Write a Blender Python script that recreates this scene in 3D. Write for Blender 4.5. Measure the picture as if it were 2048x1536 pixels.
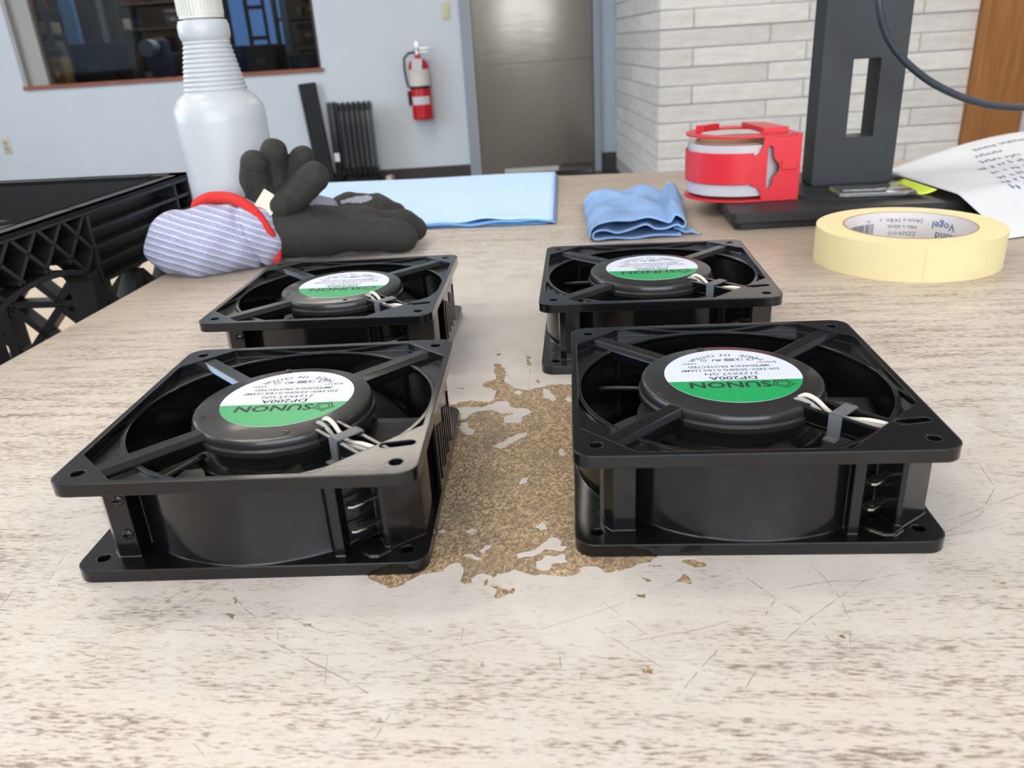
import bpy, bmesh, math, random
import numpy as np
from mathutils import Vector, Matrix, geometry, noise as mnoise

for o in list(bpy.data.objects):
    bpy.data.objects.remove(o)
scene = bpy.context.scene
COL = scene.collection
R = math.radians
random.seed(7)

# ---------------------------------------------------------------- camera
TABLE = 0.78                       # height of the worktop
EYE = TABLE + 0.1586
cam_d = bpy.data.cameras.new('camera')
cam = bpy.data.objects.new('camera', cam_d)
COL.objects.link(cam)
pitch, roll = R(23.3854), R(3.6429)
fw = Vector((0, math.cos(pitch), -math.sin(pitch)))
up0 = Vector((0, math.sin(pitch), math.cos(pitch)))
r0 = Vector((1, 0, 0))
cr = r0 * math.cos(roll) - up0 * math.sin(roll)
cu = r0 * math.sin(roll) + up0 * math.cos(roll)
M3 = Matrix((cr, cu, -fw)).transposed()
cam.matrix_world = Matrix.Translation((0, 0, EYE)) @ M3.to_4x4()
cam_d.sensor_width = 36.0
cam_d.lens = 36.0 * 1577.1 / 2048.0
cam_d.clip_start = 0.01
cam_d.dof.use_dof = True
cam_d.dof.focus_distance = 0.34
cam_d.dof.aperture_fstop = 20.0
scene.camera = cam

# ---------------------------------------------------------------- world, lights, exposure
world = bpy.data.worlds.new('world')
scene.world = world
world.use_nodes = True
wb = world.node_tree.nodes['Background']
wb.inputs['Color'].default_value = (0.62, 0.78, 1.0, 1)
wb.inputs['Strength'].default_value = 1.0

FIX_EMIT = 46.0                    # ceiling troffers
DAY_POWER = 190.0                  # daylight entering by the shop window in the left wall

def area(name, loc, target, sx, sy, power, color):
    d = bpy.data.lights.new(name, 'AREA')
    d.shape = 'RECTANGLE'; d.size = sx; d.size_y = sy
    d.energy = power; d.color = color
    o = bpy.data.objects.new(name, d)
    COL.objects.link(o)
    o.location = loc
    o.rotation_euler = (Vector(target) - Vector(loc)).to_track_quat('-Z', 'Y').to_euler()
    return o
# daylight at the two window openings of the room (left wall, and behind the camera)
area('daylight_left', (-5.15, 1.6, 1.75), (0, 1.6, 1.2), 3.4, 1.7, DAY_POWER, (0.55, 0.75, 1.0))
area('daylight_rear', (0.3, -3.15, 1.75), (0.3, 3, 1.1), 3.8, 1.7, DAY_POWER * 1.3, (0.86, 0.93, 1.0))

scene.view_settings.view_transform = 'Standard'
scene.view_settings.look = 'None'
scene.view_settings.gamma = 1.0
scene.view_settings.use_curve_mapping = False
scene.view_settings.exposure = -0.66

scene.cycles.max_bounces = 7
scene.cycles.diffuse_bounces = 3
scene.cycles.glossy_bounces = 3
scene.cycles.transmission_bounces = 5
scene.cycles.caustics_reflective = False
scene.cycles.caustics_refractive = False

# ---------------------------------------------------------------- helpers
def lin(c):
    return tuple(((v / 255) / 12.92 if v / 255 <= 0.04045 else ((v / 255 + 0.055) / 1.055) ** 2.4) for v in c)

def mat(name, rgb, rough=0.5, metal=0.0, var=0.0, vscale=30.0, bump=0.0, bscale=200.0, stretch=(1, 1, 1),
        trans=0.0, ior=1.45, bevel=0.0, emit=0.0, spec=0.5, sss=0.0, alpha=1.0, coat=0.0):
    m = bpy.data.materials.new(name)
    m.use_nodes = True
    nt = m.node_tree
    b = nt.nodes['Principled BSDF']
    c = lin(rgb) + (1,)
    b.inputs['Base Color'].default_value = c
    b.inputs['Roughness'].default_value = rough
    b.inputs['Metallic'].default_value = metal
    b.inputs['IOR'].default_value = ior
    b.inputs['Specular IOR Level'].default_value = spec
    b.inputs['Transmission Weight'].default_value = trans
    b.inputs['Subsurface Weight'].default_value = sss
    b.inputs['Coat Weight'].default_value = coat
    b.inputs['Coat Roughness'].default_value = 0.1
    b.inputs['Alpha'].default_value = alpha
    if sss:
        b.inputs['Subsurface Radius'].default_value = (0.01, 0.01, 0.01)
        b.inputs['Subsurface Scale'].default_value = 0.5
    if emit:
        b.inputs['Emission Color'].default_value = c
        b.inputs['Emission Strength'].default_value = emit
    if not (var or bump or bevel):
        return m
    tc = nt.nodes.new('ShaderNodeTexCoord')
    mp = nt.nodes.new('ShaderNodeMapping')
    mp.inputs['Scale'].default_value = stretch
    nt.links.new(tc.outputs['Object'], mp.inputs['Vector'])
    n = nt.nodes.new('ShaderNodeTexNoise')
    n.inputs['Scale'].default_value = vscale
    n.inputs['Detail'].default_value = 3
    nt.links.new(mp.outputs['Vector'], n.inputs['Vector'])
    mr = nt.nodes.new('ShaderNodeMapRange')
    mr.inputs['From Min'].default_value = 0.25; mr.inputs['From Max'].default_value = 0.75
    mr.inputs['To Min'].default_value = 1 - var; mr.inputs['To Max'].default_value = 1 + var
    nt.links.new(n.outputs['Fac'], mr.inputs['Value'])
    mx = nt.nodes.new('ShaderNodeMix'); mx.data_type = 'RGBA'; mx.blend_type = 'MULTIPLY'
    mx.inputs['Factor'].default_value = 1.0
    mx.inputs['A'].default_value = c
    nt.links.new(mr.outputs['Result'], mx.inputs['B'])
    nt.links.new(mx.outputs['Result'], b.inputs['Base Color'])
    nrm = None
    if bevel:
        bv = nt.nodes.new('ShaderNodeBevel'); bv.samples = 4
        bv.inputs['Radius'].default_value = bevel
        nrm = bv.outputs['Normal']
        nt.links.new(nrm, b.inputs['Normal'])
    if bump:
        n2 = nt.nodes.new('ShaderNodeTexNoise')
        n2.inputs['Scale'].default_value = bscale; n2.inputs['Detail'].default_value = 3
        nt.links.new(mp.outputs['Vector'], n2.inputs['Vector'])
        bp = nt.nodes.new('ShaderNodeBump')
        bp.inputs['Strength'].default_value = bump; bp.inputs['Distance'].default_value = 0.002
        nt.links.new(n2.outputs['Fac'], bp.inputs['Height'])
        if nrm: nt.links.new(nrm, bp.inputs['Normal'])
        nt.links.new(bp.outputs['Normal'], b.inputs['Normal'])
        if coat: nt.links.new(bp.outputs['Normal'], b.inputs['Coat Normal'])
    return m

class MB:
    """collects faces of ONE mesh object"""
    def __init__(s):
        s.v = []; s.f = []; s.m = []
    def add(s, vs, fs, mi=0):
        k = len(s.v)
        s.v += [tuple(p) for p in vs]
        for f in fs:
            s.f.append(tuple(i + k for i in f)); s.m.append(mi)
        return s
    def box(s, x0, x1, y0, y1, z0, z1, mi=0, M=None):
        vs = [Vector((x, y, z)) for z in (z0, z1) for y in (y0, y1) for x in (x0, x1)]
        if M: vs = [M @ p for p in vs]
        return s.add(vs, [(0, 2, 3, 1), (4, 5, 7, 6), (0, 1, 5, 4), (2, 6, 7, 3), (0, 4, 6, 2), (1, 3, 7, 5)], mi)
    def rbox(s, x0, x1, y0, y1, z0, z1, r=0.003, mi=0, M=None):
        """box with chamfered edges"""
        bm = bmesh.new()
        bmesh.ops.create_cube(bm, size=1)
        for p in bm.verts:
            p.co = Vector((x0 + (p.co.x + .5) * (x1 - x0), y0 + (p.co.y + .5) * (y1 - y0), z0 + (p.co.z + .5) * (z1 - z0)))
        bmesh.ops.bevel(bm, geom=bm.edges[:], offset=r, segments=2, affect='EDGES', profile=0.5)
        return s.bm(bm, mi, M)
    def bm(s, bm, mi=0, M=None):
        bm.verts.index_update()
        vs = [(M @ p.co if M else p.co.copy()) for p in bm.verts]
        fs = [[p.index for p in f.verts] for f in bm.faces]
        bm.free()
        return s.add(vs, fs, mi)
    def prism(s, poly, z0, z1, mi=0, M=None):
        n = len(poly)
        a = sum(poly[i][0] * poly[(i + 1) % n][1] - poly[(i + 1) % n][0] * poly[i][1] for i in range(n))
        if a < 0: poly = poly[::-1]
        vs = [Vector((x, y, z0)) for x, y in poly] + [Vector((x, y, z1)) for x, y in poly]
        if M: vs = [M @ p for p in vs]
        fs = [tuple(range(n))[::-1], tuple(range(n, 2 * n))]
        fs += [(i, (i + 1) % n, n + (i + 1) % n, n + i) for i in range(n)]
        return s.add(vs, fs, mi)
    def lathe(s, prof, seg=48, mi=0, M=None, a0=0.0, a1=2 * math.pi, close=True):
        vs = []; full = abs(a1 - a0 - 2 * math.pi) < 1e-6
        na = seg if full else seg + 1
        for r, z in prof:
            for k in range(na):
                a = a0 + (a1 - a0) * k / seg
                p = Vector((r * math.cos(a), r * math.sin(a), z))
                vs.append(M @ p if M else p)
        fs = []
        for i in range(len(prof) - 1):
            for k in range(seg):
                k2 = (k + 1) % na
                fs.append((i * na + k, i * na + k2, (i + 1) * na + k2, (i + 1) * na + k))
        return s.add(vs, fs, mi)
    def tube(s, pts, r, seg=10, mi=0, cap=True, flat=1.0):
        pts = [Vector(p) for p in pts]
        n = len(pts)
        rr = r if isinstance(r, (list, tuple)) else [r] * n
        vs = []; u = None
        for i, p in enumerate(pts):
            t = (pts[min(i + 1, n - 1)] - pts[max(i - 1, 0)]).normalized()
            if u is None:
                u = t.orthogonal().normalized()
            u = (u - t * u.dot(t)).normalized()
            w = t.cross(u)
            for k in range(seg):
                a = 2 * math.pi * k / seg
                vs.append(p + (u * math.cos(a) + w * math.sin(a) * flat) * rr[i])
        fs = [(i * seg + k, i * seg + (k + 1) % seg, (i + 1) * seg + (k + 1) % seg, (i + 1) * seg + k)
              for i in range(n - 1) for k in range(seg)]
        if cap:
            fs += [tuple(range(seg))[::-1], tuple(range((n - 1) * seg, n * seg))]
        return s.add(vs, fs, mi)
    def grid(s, fn, nu, nv, mi=0, closed_u=False):
        vs = [fn(i / nu, j / nv) for j in range(nv + 1) for i in range(nu + 1)]
        fs = [(j * (nu + 1) + i, j * (nu + 1) + i + 1, (j + 1) * (nu + 1) + i + 1, (j + 1) * (nu + 1) + i)
              for j in range(nv) for i in range(nu)]
        return s.add(vs, fs, mi)
    def build(s, name, mats, parent=None, smooth=None, loc=None, M=None):
        me = bpy.data.meshes.new(name)
        vs = s.v if M is None else [tuple(M @ Vector(p)) for p in s.v]
        me.from_pydata(vs, [], s.f)
        if not isinstance(mats, (list, tuple)): mats = [mats]
        for m in mats: me.materials.append(m)
        if len(mats) > 1:
            me.polygons.foreach_set('material_index', s.m)
        me.update()
        if smooth is not None:
            me.shade_smooth()
            me.set_sharp_from_angle(angle=R(smooth))
        o = bpy.data.objects.new(name, me)
        COL.objects.link(o)
        if parent: o.parent = parent
        if loc: o.location = loc
        return o

def tag(o, label, cat, group=None, kind=None):
    o['label'] = label
    if cat: o['category'] = cat
    if group: o['group'] = group
    if kind: o['kind'] = kind
    return o
def thing(name, loc, label, cat, rz=0.0, group=None):
    o = bpy.data.objects.new(name, None)
    COL.objects.link(o)
    o.location = loc; o.rotation_euler = (0, 0, rz); o.empty_display_size = 0.02
    return tag(o, label, cat, group)
def struct(o):
    o['kind'] = 'structure'
    return o
def copy_tree(o, parent=None):
    c = o.copy(); COL.objects.link(c); c.parent = parent
    for ch in list(o.children): copy_tree(ch, c)
    return c

def solidify(o, t, off=0.0):
    md = o.modifiers.new('thickness', 'SOLIDIFY'); md.thickness = t; md.offset = off
    return o

def inpoly(p, poly):
    x, y = p; c = False; j = len(poly) - 1
    for i in range(len(poly)):
        xi, yi = poly[i]; xj, yj = poly[j]
        if (yi > y) != (yj > y) and x < (xj - xi) * (y - yi) / (yj - yi) + xi: c = not c
        j = i
    return c
def circle(cx, cy, r, n): return [(cx + r * math.cos(2 * math.pi * k / n), cy + r * math.sin(2 * math.pi * k / n)) for k in range(n)]
def roundrect(x0, x1, y0, y1, r, n=6):
    out = []
    for cx, cy, a in ((x1 - r, y1 - r, 0), (x0 + r, y1 - r, 90), (x0 + r, y0 + r, 180), (x1 - r, y0 + r, 270)):
        for k in range(n + 1):
            t = R(a + 90 * k / n); out.append((cx + r * math.cos(t), cy + r * math.sin(t)))
    return out

def relief(mb, loops, height, zb, mi=0):
    """plate cut into regions by closed 2-D loops; height(x, y) -> top z of a region, or None for an opening"""
    vs = []; es = []
    for lp in loops:
        k = len(vs); n = len(lp)
        vs += [Vector(p) for p in lp]
        es += [(k + i, k + (i + 1) % n) for i in range(n)]
    ov, oe, of, _, _, _ = geometry.delaunay_2d_cdt(vs, es, [], 0, 1e-9)
    hs = []; tris = []
    for f in of:
        a, b, c = (ov[i] for i in f[:3])
        if abs((b - a).cross(c - a)) < 1e-14: continue
        g = (a + b + c) / 3
        h = height(g.x, g.y)
        tris.append(tuple(f)); hs.append(h)
    cache = {}
    def vid(i, z):
        k = (i, round(z, 7))
        if k not in cache:
            cache[k] = len(mb.v); mb.v.append((ov[i].x, ov[i].y, z))
        return cache[k]
    edge = {}
    for t, h in zip(tris, hs):
        if h is not None:
            mb.f.append(tuple(vid(i, h) for i in t)); mb.m.append(mi)
            mb.f.append(tuple(vid(i, zb) for i in t[::-1])); mb.m.append(mi)
        for a, b in ((t[0], t[1]), (t[1], t[2]), (t[2], t[0])):
            edge.setdefault((min(a, b), max(a, b)), []).append((a, b, h))
    for es_ in edge.values():
        if len(es_) == 2:
            (a, b, h1), (_, _, h2) = es_
        else:
            (a, b, h1) = es_[0]; h2 = None
        z1 = zb if h1 is None else h1; z2 = zb if h2 is None else h2
        if abs(z1 - z2) < 1e-7: continue
        if z1 > z2: q = (vid(b, z1), vid(a, z1), vid(a, z2), vid(b, z2))
        else: q = (vid(a, z2), vid(b, z2), vid(b, z1), vid(a, z1))
        mb.f.append(q); mb.m.append(mi)

_tc = {}
def text_geo(s, size=1.0, align='CENTER', bold=0.0):
    """2-D triangles of a line of lettering"""
    key = (s, align, bold)
    if key not in _tc:
        cu_ = bpy.data.curves.new('lettering', 'FONT')
        cu_.body = s; cu_.size = 1.0; cu_.align_x = align; cu_.align_y = 'CENTER'
        cu_.resolution_u = 2; cu_.offset = bold; cu_.fill_mode = 'FRONT'
        ob = bpy.data.objects.new('lettering', cu_)
        COL.objects.link(ob)
        dg = bpy.context.evaluated_depsgraph_get()
        ev = ob.evaluated_get(dg)
        me = ev.to_mesh()
        _tc[key] = ([(p.co.x, p.co.y) for p in me.vertices], [tuple(f.vertices) for f in me.polygons])
        ev.to_mesh_clear()
        bpy.data.objects.remove(ob); bpy.data.curves.remove(cu_)
    v, f = _tc[key]
    return [(x * size, y * size) for x, y in v], f

def put_text(mb, s, size, fn, align='CENTER', mi=0, bold=0.0, sx=1.0):
    v, f = text_geo(s, size, align, bold)
    mb.add([fn(x * sx, y) for x, y in v], f, mi)

# implicit surfaces (rounded cones blended together), meshed by surface nets
def sd_cone(P, a, b, ra, rb):
    a = np.array(a); b = np.array(b)
    ba = b - a
    t = np.clip(((P - a) @ ba) / (ba @ ba), 0, 1)
    return np.linalg.norm(P - a - t[..., None] * ba, axis=-1) - (ra + (rb - ra) * t)
def smin(a, b, k):
    h = np.clip(0.5 + 0.5 * (b - a) / k, 0, 1)
    return b * (1 - h) + a * h - k * h * (1 - h)
def surface_net(fn, lo, hi, step):
    ax = [np.arange(lo[i], hi[i] + step, step) for i in range(3)]
    G = np.stack(np.meshgrid(*ax, indexing='ij'), -1)
    D = fn(G)
    n = D.shape
    ins = D < 0
    idx = -np.ones(tuple(k - 1 for k in n), int)
    corners = [(i, j, k) for i in (0, 1) for j in (0, 1) for k in (0, 1)]
    cs = [D[i:n[0] - 1 + i, j:n[1] - 1 + j, k:n[2] - 1 + k] for i, j, k in corners]
    st = np.stack([c < 0 for c in cs], 0)
    act = st.any(0) & ~st.all(0)
    cells = np.argwhere(act)
    idx[act] = np.arange(len(cells))
    acc = np.zeros((len(cells), 3)); cnt = np.zeros(len(cells))
    cv = np.stack([c[act] for c in cs], 1)
    co = np.array(corners, float)
    for p in range(8):
        for q in range(p + 1, 8):
            if abs(co[p] - co[q]).sum() != 1: continue
            m = (cv[:, p] < 0) != (cv[:, q] < 0)
            t = cv[m, p] / (cv[m, p] - cv[m, q])
            acc[m] += co[p] + t[:, None] * (co[q] - co[p]); cnt[m] += 1
    V = (cells + acc / cnt[:, None]) * step + np.array([a[0] for a in ax])
    F = []
    for d in range(3):
        sl0 = [slice(None)] * 3; sl1 = [slice(None)] * 3
        sl0[d] = slice(0, -1); sl1[d] = slice(1, None)
        ch = ins[tuple(sl0)] != ins[tuple(sl1)]
        e, g = [(1, 2), (2, 0), (0, 1)][d]
        for p in np.argwhere(ch):
            if p[e] < 1 or p[g] < 1 or p[e] >= n[e] - 1 or p[g] >= n[g] - 1: continue
            q = []
            for oe_, og in ((-1, -1), (0, -1), (0, 0), (-1, 0)):
                c = p.copy(); c[e] += oe_; c[g] += og
                q.append(int(idx[tuple(c)]))
            if not ins[tuple(p)]: q = q[::-1]
            F.append(tuple(q))
    return V, F
# ---------------------------------------------------------------- materials
M_WALL = mat('painted_wall', (214, 220, 226), 0.75, var=0.02, vscale=3, bump=0.15, bscale=300)
M_CEIL = mat('ceiling_tile', (226, 226, 222), 0.9, var=0.03, vscale=8)
M_FLOOR = mat('dark_floor', (74, 66, 60), 0.35, var=0.12, vscale=4)
M_BASE = mat('vinyl_baseboard', (64, 57, 54), 0.5, var=0.05)
M_DOOR = mat('grey_metal_door', (150, 143, 132), 0.26, metal=0.55, var=0.05, vscale=60, bump=0.5, bscale=5, stretch=(1, 1, 4))
M_FRAME = mat('grey_door_frame', (150, 158, 166), 0.45, var=0.03)
M_SILL = mat('stained_sill', (150, 88, 62), 0.5, var=0.2, vscale=20, stretch=(0.3, 1, 1))
M_JAMB = mat('grey_window_frame', (170, 168, 164), 0.5, var=0.03)
M_BRICK = [mat('white_brick_%d' % i, c, 0.85, var=0.09, vscale=22, bump=0.9, bscale=26, stretch=(0.5, 0.5, 1.4))
           for i, c in enumerate(((228, 222, 216), (221, 216, 210), (233, 228, 221)))]
M_MORTAR = mat('grey_mortar', (184, 184, 190), 0.95, var=0.08)
M_WOOD = mat('oak_board', (158, 104, 52), 0.5, var=0.28, vscale=10, stretch=(4, 4, 0.25))
M_GLASS = mat('window_glass', (235, 240, 240), 0.02, trans=1.0, ior=1.1, spec=0.2)
M_FIX = mat('lamp_diffuser', (255, 246, 232), 0.5, emit=FIX_EMIT)
M_WHITE = mat('white_enamel', (225, 225, 222), 0.4)
M_IVORY = mat('ivory_plastic', (214, 206, 176), 0.4)
M_BLACK = mat('black_enamel', (22, 22, 22), 0.35, var=0.1)
M_BLACKM = mat('black_matt', (26, 26, 27), 0.6, var=0.1, bump=0.1, bscale=900)
M_CRATE = mat('black_crate_plastic', (30, 29, 30), 0.42, var=0.12, vscale=40, bump=0.12, bscale=260, bevel=0.0006)
M_RED = mat('red_enamel', (196, 22, 30), 0.3)
M_STEEL = mat('bare_steel', (190, 188, 180), 0.3, metal=1.0)
M_FAN = mat('gloss_black_paint', (11, 11, 12), 0.30, var=0.1, vscale=200, bump=0.02, bscale=1500, bevel=0.0008, coat=0.75, spec=0.12)
M_FANHUB = mat('satin_black_paint', (36, 35, 35), 0.33, var=0.1, vscale=200, bump=0.02, bscale=1300, bevel=0.0008, coat=0.3, spec=0.35)
M_BLADE = mat('black_blade_plastic', (40, 39, 38), 0.36, bump=0.04, bscale=900)
M_LABELW = mat('silver_white_label', (206, 212, 226), 0.38, var=0.05, vscale=900, bump=0.06, bscale=1500)
M_LABELG = mat('green_label', (18, 150, 84), 0.33, var=0.06, vscale=700)
M_INK = mat('dark_print', (40, 40, 44), 0.6)
M_WIRE = mat('white_wire', (206, 200, 188), 0.45)
M_WIREG = mat('grey_wire', (150, 148, 142), 0.45)
M_CLIP = mat('grey_clip', (96, 96, 100), 0.45, bump=0.1, bscale=1500)
M_HDPE = mat('translucent_bottle', (184, 187, 190), 0.3, var=0.01)
M_CAP = mat('white_cap', (206, 204, 194), 0.4)
M_TAPE = mat('masking_tape', (212, 197, 150), 0.6, var=0.03, vscale=60, bump=0.12, bscale=700)
M_TAPESIDE = mat('masking_tape_edge', (228, 212, 164), 0.7, var=0.04, vscale=400)
M_CORE = mat('grey_card_core', (206, 200, 200), 0.7, var=0.03)
M_CARD = mat('brown_card', (176, 140, 110), 0.8)
M_BLUEINK = mat('blue_print', (78, 98, 132), 0.6)
M_REDP = mat('red_plastic', (202, 38, 50), 0.36, bevel=0.0008)
M_CLEAR = mat('packing_tape_roll', (188, 182, 186), 0.25, var=0.03, vscale=90, coat=0.3)
M_MON = mat('dark_grey_plastic', (35, 37, 40), 0.5, var=0.08, vscale=600, bump=0.12, bscale=1400, bevel=0.0012)
M_MONB = mat('black_base_plastic', (34, 34, 37), 0.5, var=0.1, vscale=500, bump=0.1, bscale=1400, bevel=0.0012)
M_CABLE = mat('dark_cable', (38, 46, 54), 0.45)
M_PAPER = mat('white_paper', (210, 210, 213), 0.75, var=0.01)
M_PRINT = mat('paper_print', (112, 128, 158), 0.7)
M_GLOVEB = mat('black_nitrile', (40, 39, 37), 0.75, var=0.25, vscale=260, bump=0.5, bscale=900)
M_PAD = mat('pale_blue_pad', (180, 206, 238), 0.85, var=0.03, vscale=60, bump=0.3, bscale=500)
M_PADE = mat('blue_pad_edge', (110, 160, 214), 0.85, var=0.08, vscale=80)
M_RAG = mat('blue_rag', (126, 160, 204), 0.9, var=0.28, vscale=34, bump=0.5, bscale=420)
M_NEON = mat('yellow_green_note', (206, 222, 70), 0.6)
M_ACRYL = mat('clear_acrylic', (235, 235, 230), 0.05, trans=0.9, ior=1.45)
M_ORANGE = mat('pale_orange_note', (244, 200, 176), 0.7)
M_REDKNIT = mat('red_hem_knit', (206, 48, 44), 0.9, var=0.15, vscale=500, bump=0.6, bscale=900)
M_GREYKNIT = mat('grey_glove_knit', (142, 142, 156), 0.9, var=0.15, vscale=500, bump=0.6, bscale=900)
M_TAG = mat('cream_tag', (222, 214, 190), 0.8)

def knit_material():
    m = mat('striped_cuff_knit', (160, 164, 190), 0.92)
    nt = m.node_tree; b = nt.nodes['Principled BSDF']; N = nt.nodes.new; L = nt.links
    tc = N('ShaderNodeTexCoord')
    n = N('ShaderNodeTexNoise'); n.inputs['Scale'].default_value = 30
    L.new(tc.outputs['Object'], n.inputs['Vector'])
    dp = N('ShaderNodeVectorMath'); dp.operation = 'DOT_PRODUCT'
    dp.inputs[1].default_value = (0.36, 0.30, 0.93)
    L.new(tc.outputs['Object'], dp.inputs[0])
    ph = N('ShaderNodeMath'); ph.operation = 'MULTIPLY'; ph.inputs[1].default_value = 2 * math.pi / .0052
    L.new(dp.outputs['Value'], ph.inputs[0])
    ph2 = N('ShaderNodeMath'); ph2.operation = 'MULTIPLY_ADD'; ph2.inputs[1].default_value = 3.0
    L.new(n.outputs['Fac'], ph2.inputs[0]); L.new(ph.outputs[0], ph2.inputs[2])
    sn = N('ShaderNodeMath'); sn.operation = 'SINE'; L.new(ph2.outputs[0], sn.inputs[0])
    cr_ = N('ShaderNodeValToRGB')
    cr_.color_ramp.elements[0].position = 0.45; cr_.color_ramp.elements[0].color = lin((150, 154, 182)) + (1,)
    cr_.color_ramp.elements[1].position = 0.97; cr_.color_ramp.elements[1].color = lin((198, 196, 204)) + (1,)
    L.new(sn.outputs[0], cr_.inputs['Fac'])
    n2 = N('ShaderNodeTexNoise'); n2.inputs['Scale'].default_value = 700; L.new(tc.outputs['Object'], n2.inputs['Vector'])
    mr = N('ShaderNodeMapRange'); mr.inputs['From Min'].default_value = .3; mr.inputs['From Max'].default_value = .7
    mr.inputs['To Min'].default_value = .86; mr.inputs['To Max'].default_value = 1.12
    L.new(n2.outputs['Fac'], mr.inputs['Value'])
    mx = N('ShaderNodeMix'); mx.data_type = 'RGBA'; mx.blend_type = 'MULTIPLY'; mx.inputs['Factor'].default_value = 1
    L.new(cr_.outputs['Color'], mx.inputs['A']); L.new(mr.outputs['Result'], mx.inputs['B'])
    L.new(mx.outputs['Result'], b.inputs['Base Color'])
    ad = N('ShaderNodeMath'); ad.operation = 'MULTIPLY_ADD'; ad.inputs[1].default_value = 1.2
    L.new(n2.outputs['Fac'], ad.inputs[0]); L.new(sn.outputs[0], ad.inputs[2])
    bp = N('ShaderNodeBump'); bp.inputs['Strength'].default_value = 0.5; bp.inputs['Distance'].default_value = 0.0006
    L.new(ad.outputs[0], bp.inputs['Height']); L.new(bp.outputs['Normal'], b.inputs['Normal'])
    return m
M_KNIT = knit_material()

TYAW = R(-6.9)                     # the worktop is turned a little against the room
def laminate_material():
    m = bpy.data.materials.new('worn_laminate'); m.use_nodes = True
    nt = m.node_tree; L = nt.links; b = nt.nodes['Principled BSDF']
    N = nt.nodes.new
    tc = N('ShaderNodeTexCoord')
    def mapped(scale):
        mp = N('ShaderNodeMapping'); mp.vector_type = 'TEXTURE'
        mp.inputs['Rotation'].default_value = (0, 0, TYAW)
        mp.inputs['Scale'].default_value = tuple(1 / s for s in scale)
        L.new(tc.outputs['Object'], mp.inputs['Vector']); return mp.outputs['Vector']
    def nz(scale, sc=1.0, det=4, rough=0.6):
        n = N('ShaderNodeTexNoise'); n.inputs['Scale'].default_value = sc; n.inputs['Detail'].default_value = det
        n.inputs['Roughness'].default_value = rough
        L.new(mapped(scale), n.inputs['Vector']); return n.outputs['Fac']
    def mrange(v, a, c, lo=0.0, hi=1.0):
        r = N('ShaderNodeMapRange'); r.clamp = True
        r.inputs['From Min'].default_value = a; r.inputs['From Max'].default_value = c
        r.inputs['To Min'].default_value = lo; r.inputs['To Max'].default_value = hi
        L.new(v, r.inputs['Value']); return r.outputs['Result']
    def mth(op, a, c, clamp=False):
        k = N('ShaderNodeMath'); k.operation = op; k.use_clamp = clamp
        for i, v in enumerate((a, c)):
            if isinstance(v, (int, float)): k.inputs[i].default_value = v
            else: L.new(v, k.inputs[i])
        return k.outputs[0]
    def mix(f, a, c):
        k = N('ShaderNodeMix'); k.data_type = 'RGBA'
        for nme, v in (('Factor', f), ('A', a), ('B', c)):
            if isinstance(v, tuple): k.inputs[nme].default_value = lin(v) + (1,)
            elif isinstance(v, (int, float)): k.inputs[nme].default_value = v
            else: L.new(v, k.inputs[nme])
        return k.outputs['Result']
    streak = nz((240, 1300, 1), 1.0, 3, 0.7)      # printed wood grain: short dashes
    bands = nz((22, 190, 1), 1.0, 3)              # broad bands of grain
    blot = nz((40, 40, 1), 1.0, 3)
    grain = mth('ADD', mth('MULTIPLY', streak, 0.62), mth('MULTIPLY', bands, 0.38))
    g = mrange(grain, 0.485, 0.60)
    printed = mix(g, (205, 196, 185), (126, 110, 99))
    printed = mix(mrange(nz((60, 700, 1), 1.0, 2), 0.35, 0.7, 0.0, 0.30), printed, (176, 160, 144))
    # wear: the print is rubbed away around the middle of the bench
    sep = N('ShaderNodeSeparateXYZ'); L.new(tc.outputs['Object'], sep.inputs[0])
    def ell(cx, cy, rx, ry):
        dx = mth('DIVIDE', mth('SUBTRACT', sep.outputs['X'], cx), rx)
        dy = mth('DIVIDE', mth('SUBTRACT', sep.outputs['Y'], cy), ry)
        return mth('SQRT', mth('ADD', mth('MULTIPLY', dx, dx), mth('MULTIPLY', dy, dy)), 0)
    d = ell(0.02, 0.275, 0.20, 0.115)
    d2 = ell(-0.02, 0.43, 0.10, 0.22)
    d = mth('MINIMUM', d, d2)
    dn = mth('ADD', d, mth('MULTIPLY', mth('SUBTRACT', blot, 0.5), 1.5))
    dn = mth('ADD', dn, mth('MULTIPLY', mth('SUBTRACT', streak, 0.5), 1.8))
    wear = mrange(dn, 0.75, 1.35, 1.0, 0.0)
    worn = mix(mrange(blot, 0.35, 0.7), (200, 193, 187), (188, 180, 174))
    col = mix(wear, printed, worn)
    spk = mrange(nz((420, 620, 1), 1.0, 2), 0.68, 0.76)
    col = mix(mth('MULTIPLY', spk, 0.55), col, (120, 105, 94))
    pale = mth('MULTIPLY', mrange(d, 0.9, 2.4, 0.0, 1.0), mrange(sep.outputs['Y'], 0.32, 0.60, 0.0, 0.72))
    col = mix(pale, col, (156, 138, 121))          # the unworn far half keeps its browner print
    L.new(col, b.inputs['Base Color'])
    L.new(mrange(blot, 0.3, 0.7, 0.34, 0.5), b.inputs['Roughness'])
    bp = N('ShaderNodeBump'); bp.inputs['Strength'].default_value = 0.12; bp.inputs['Distance'].default_value = 0.0006
    L.new(streak, bp.inputs['Height']); L.new(bp.outputs['Normal'], b.inputs['Normal'])
    return m
M_LAM = laminate_material()

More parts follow.
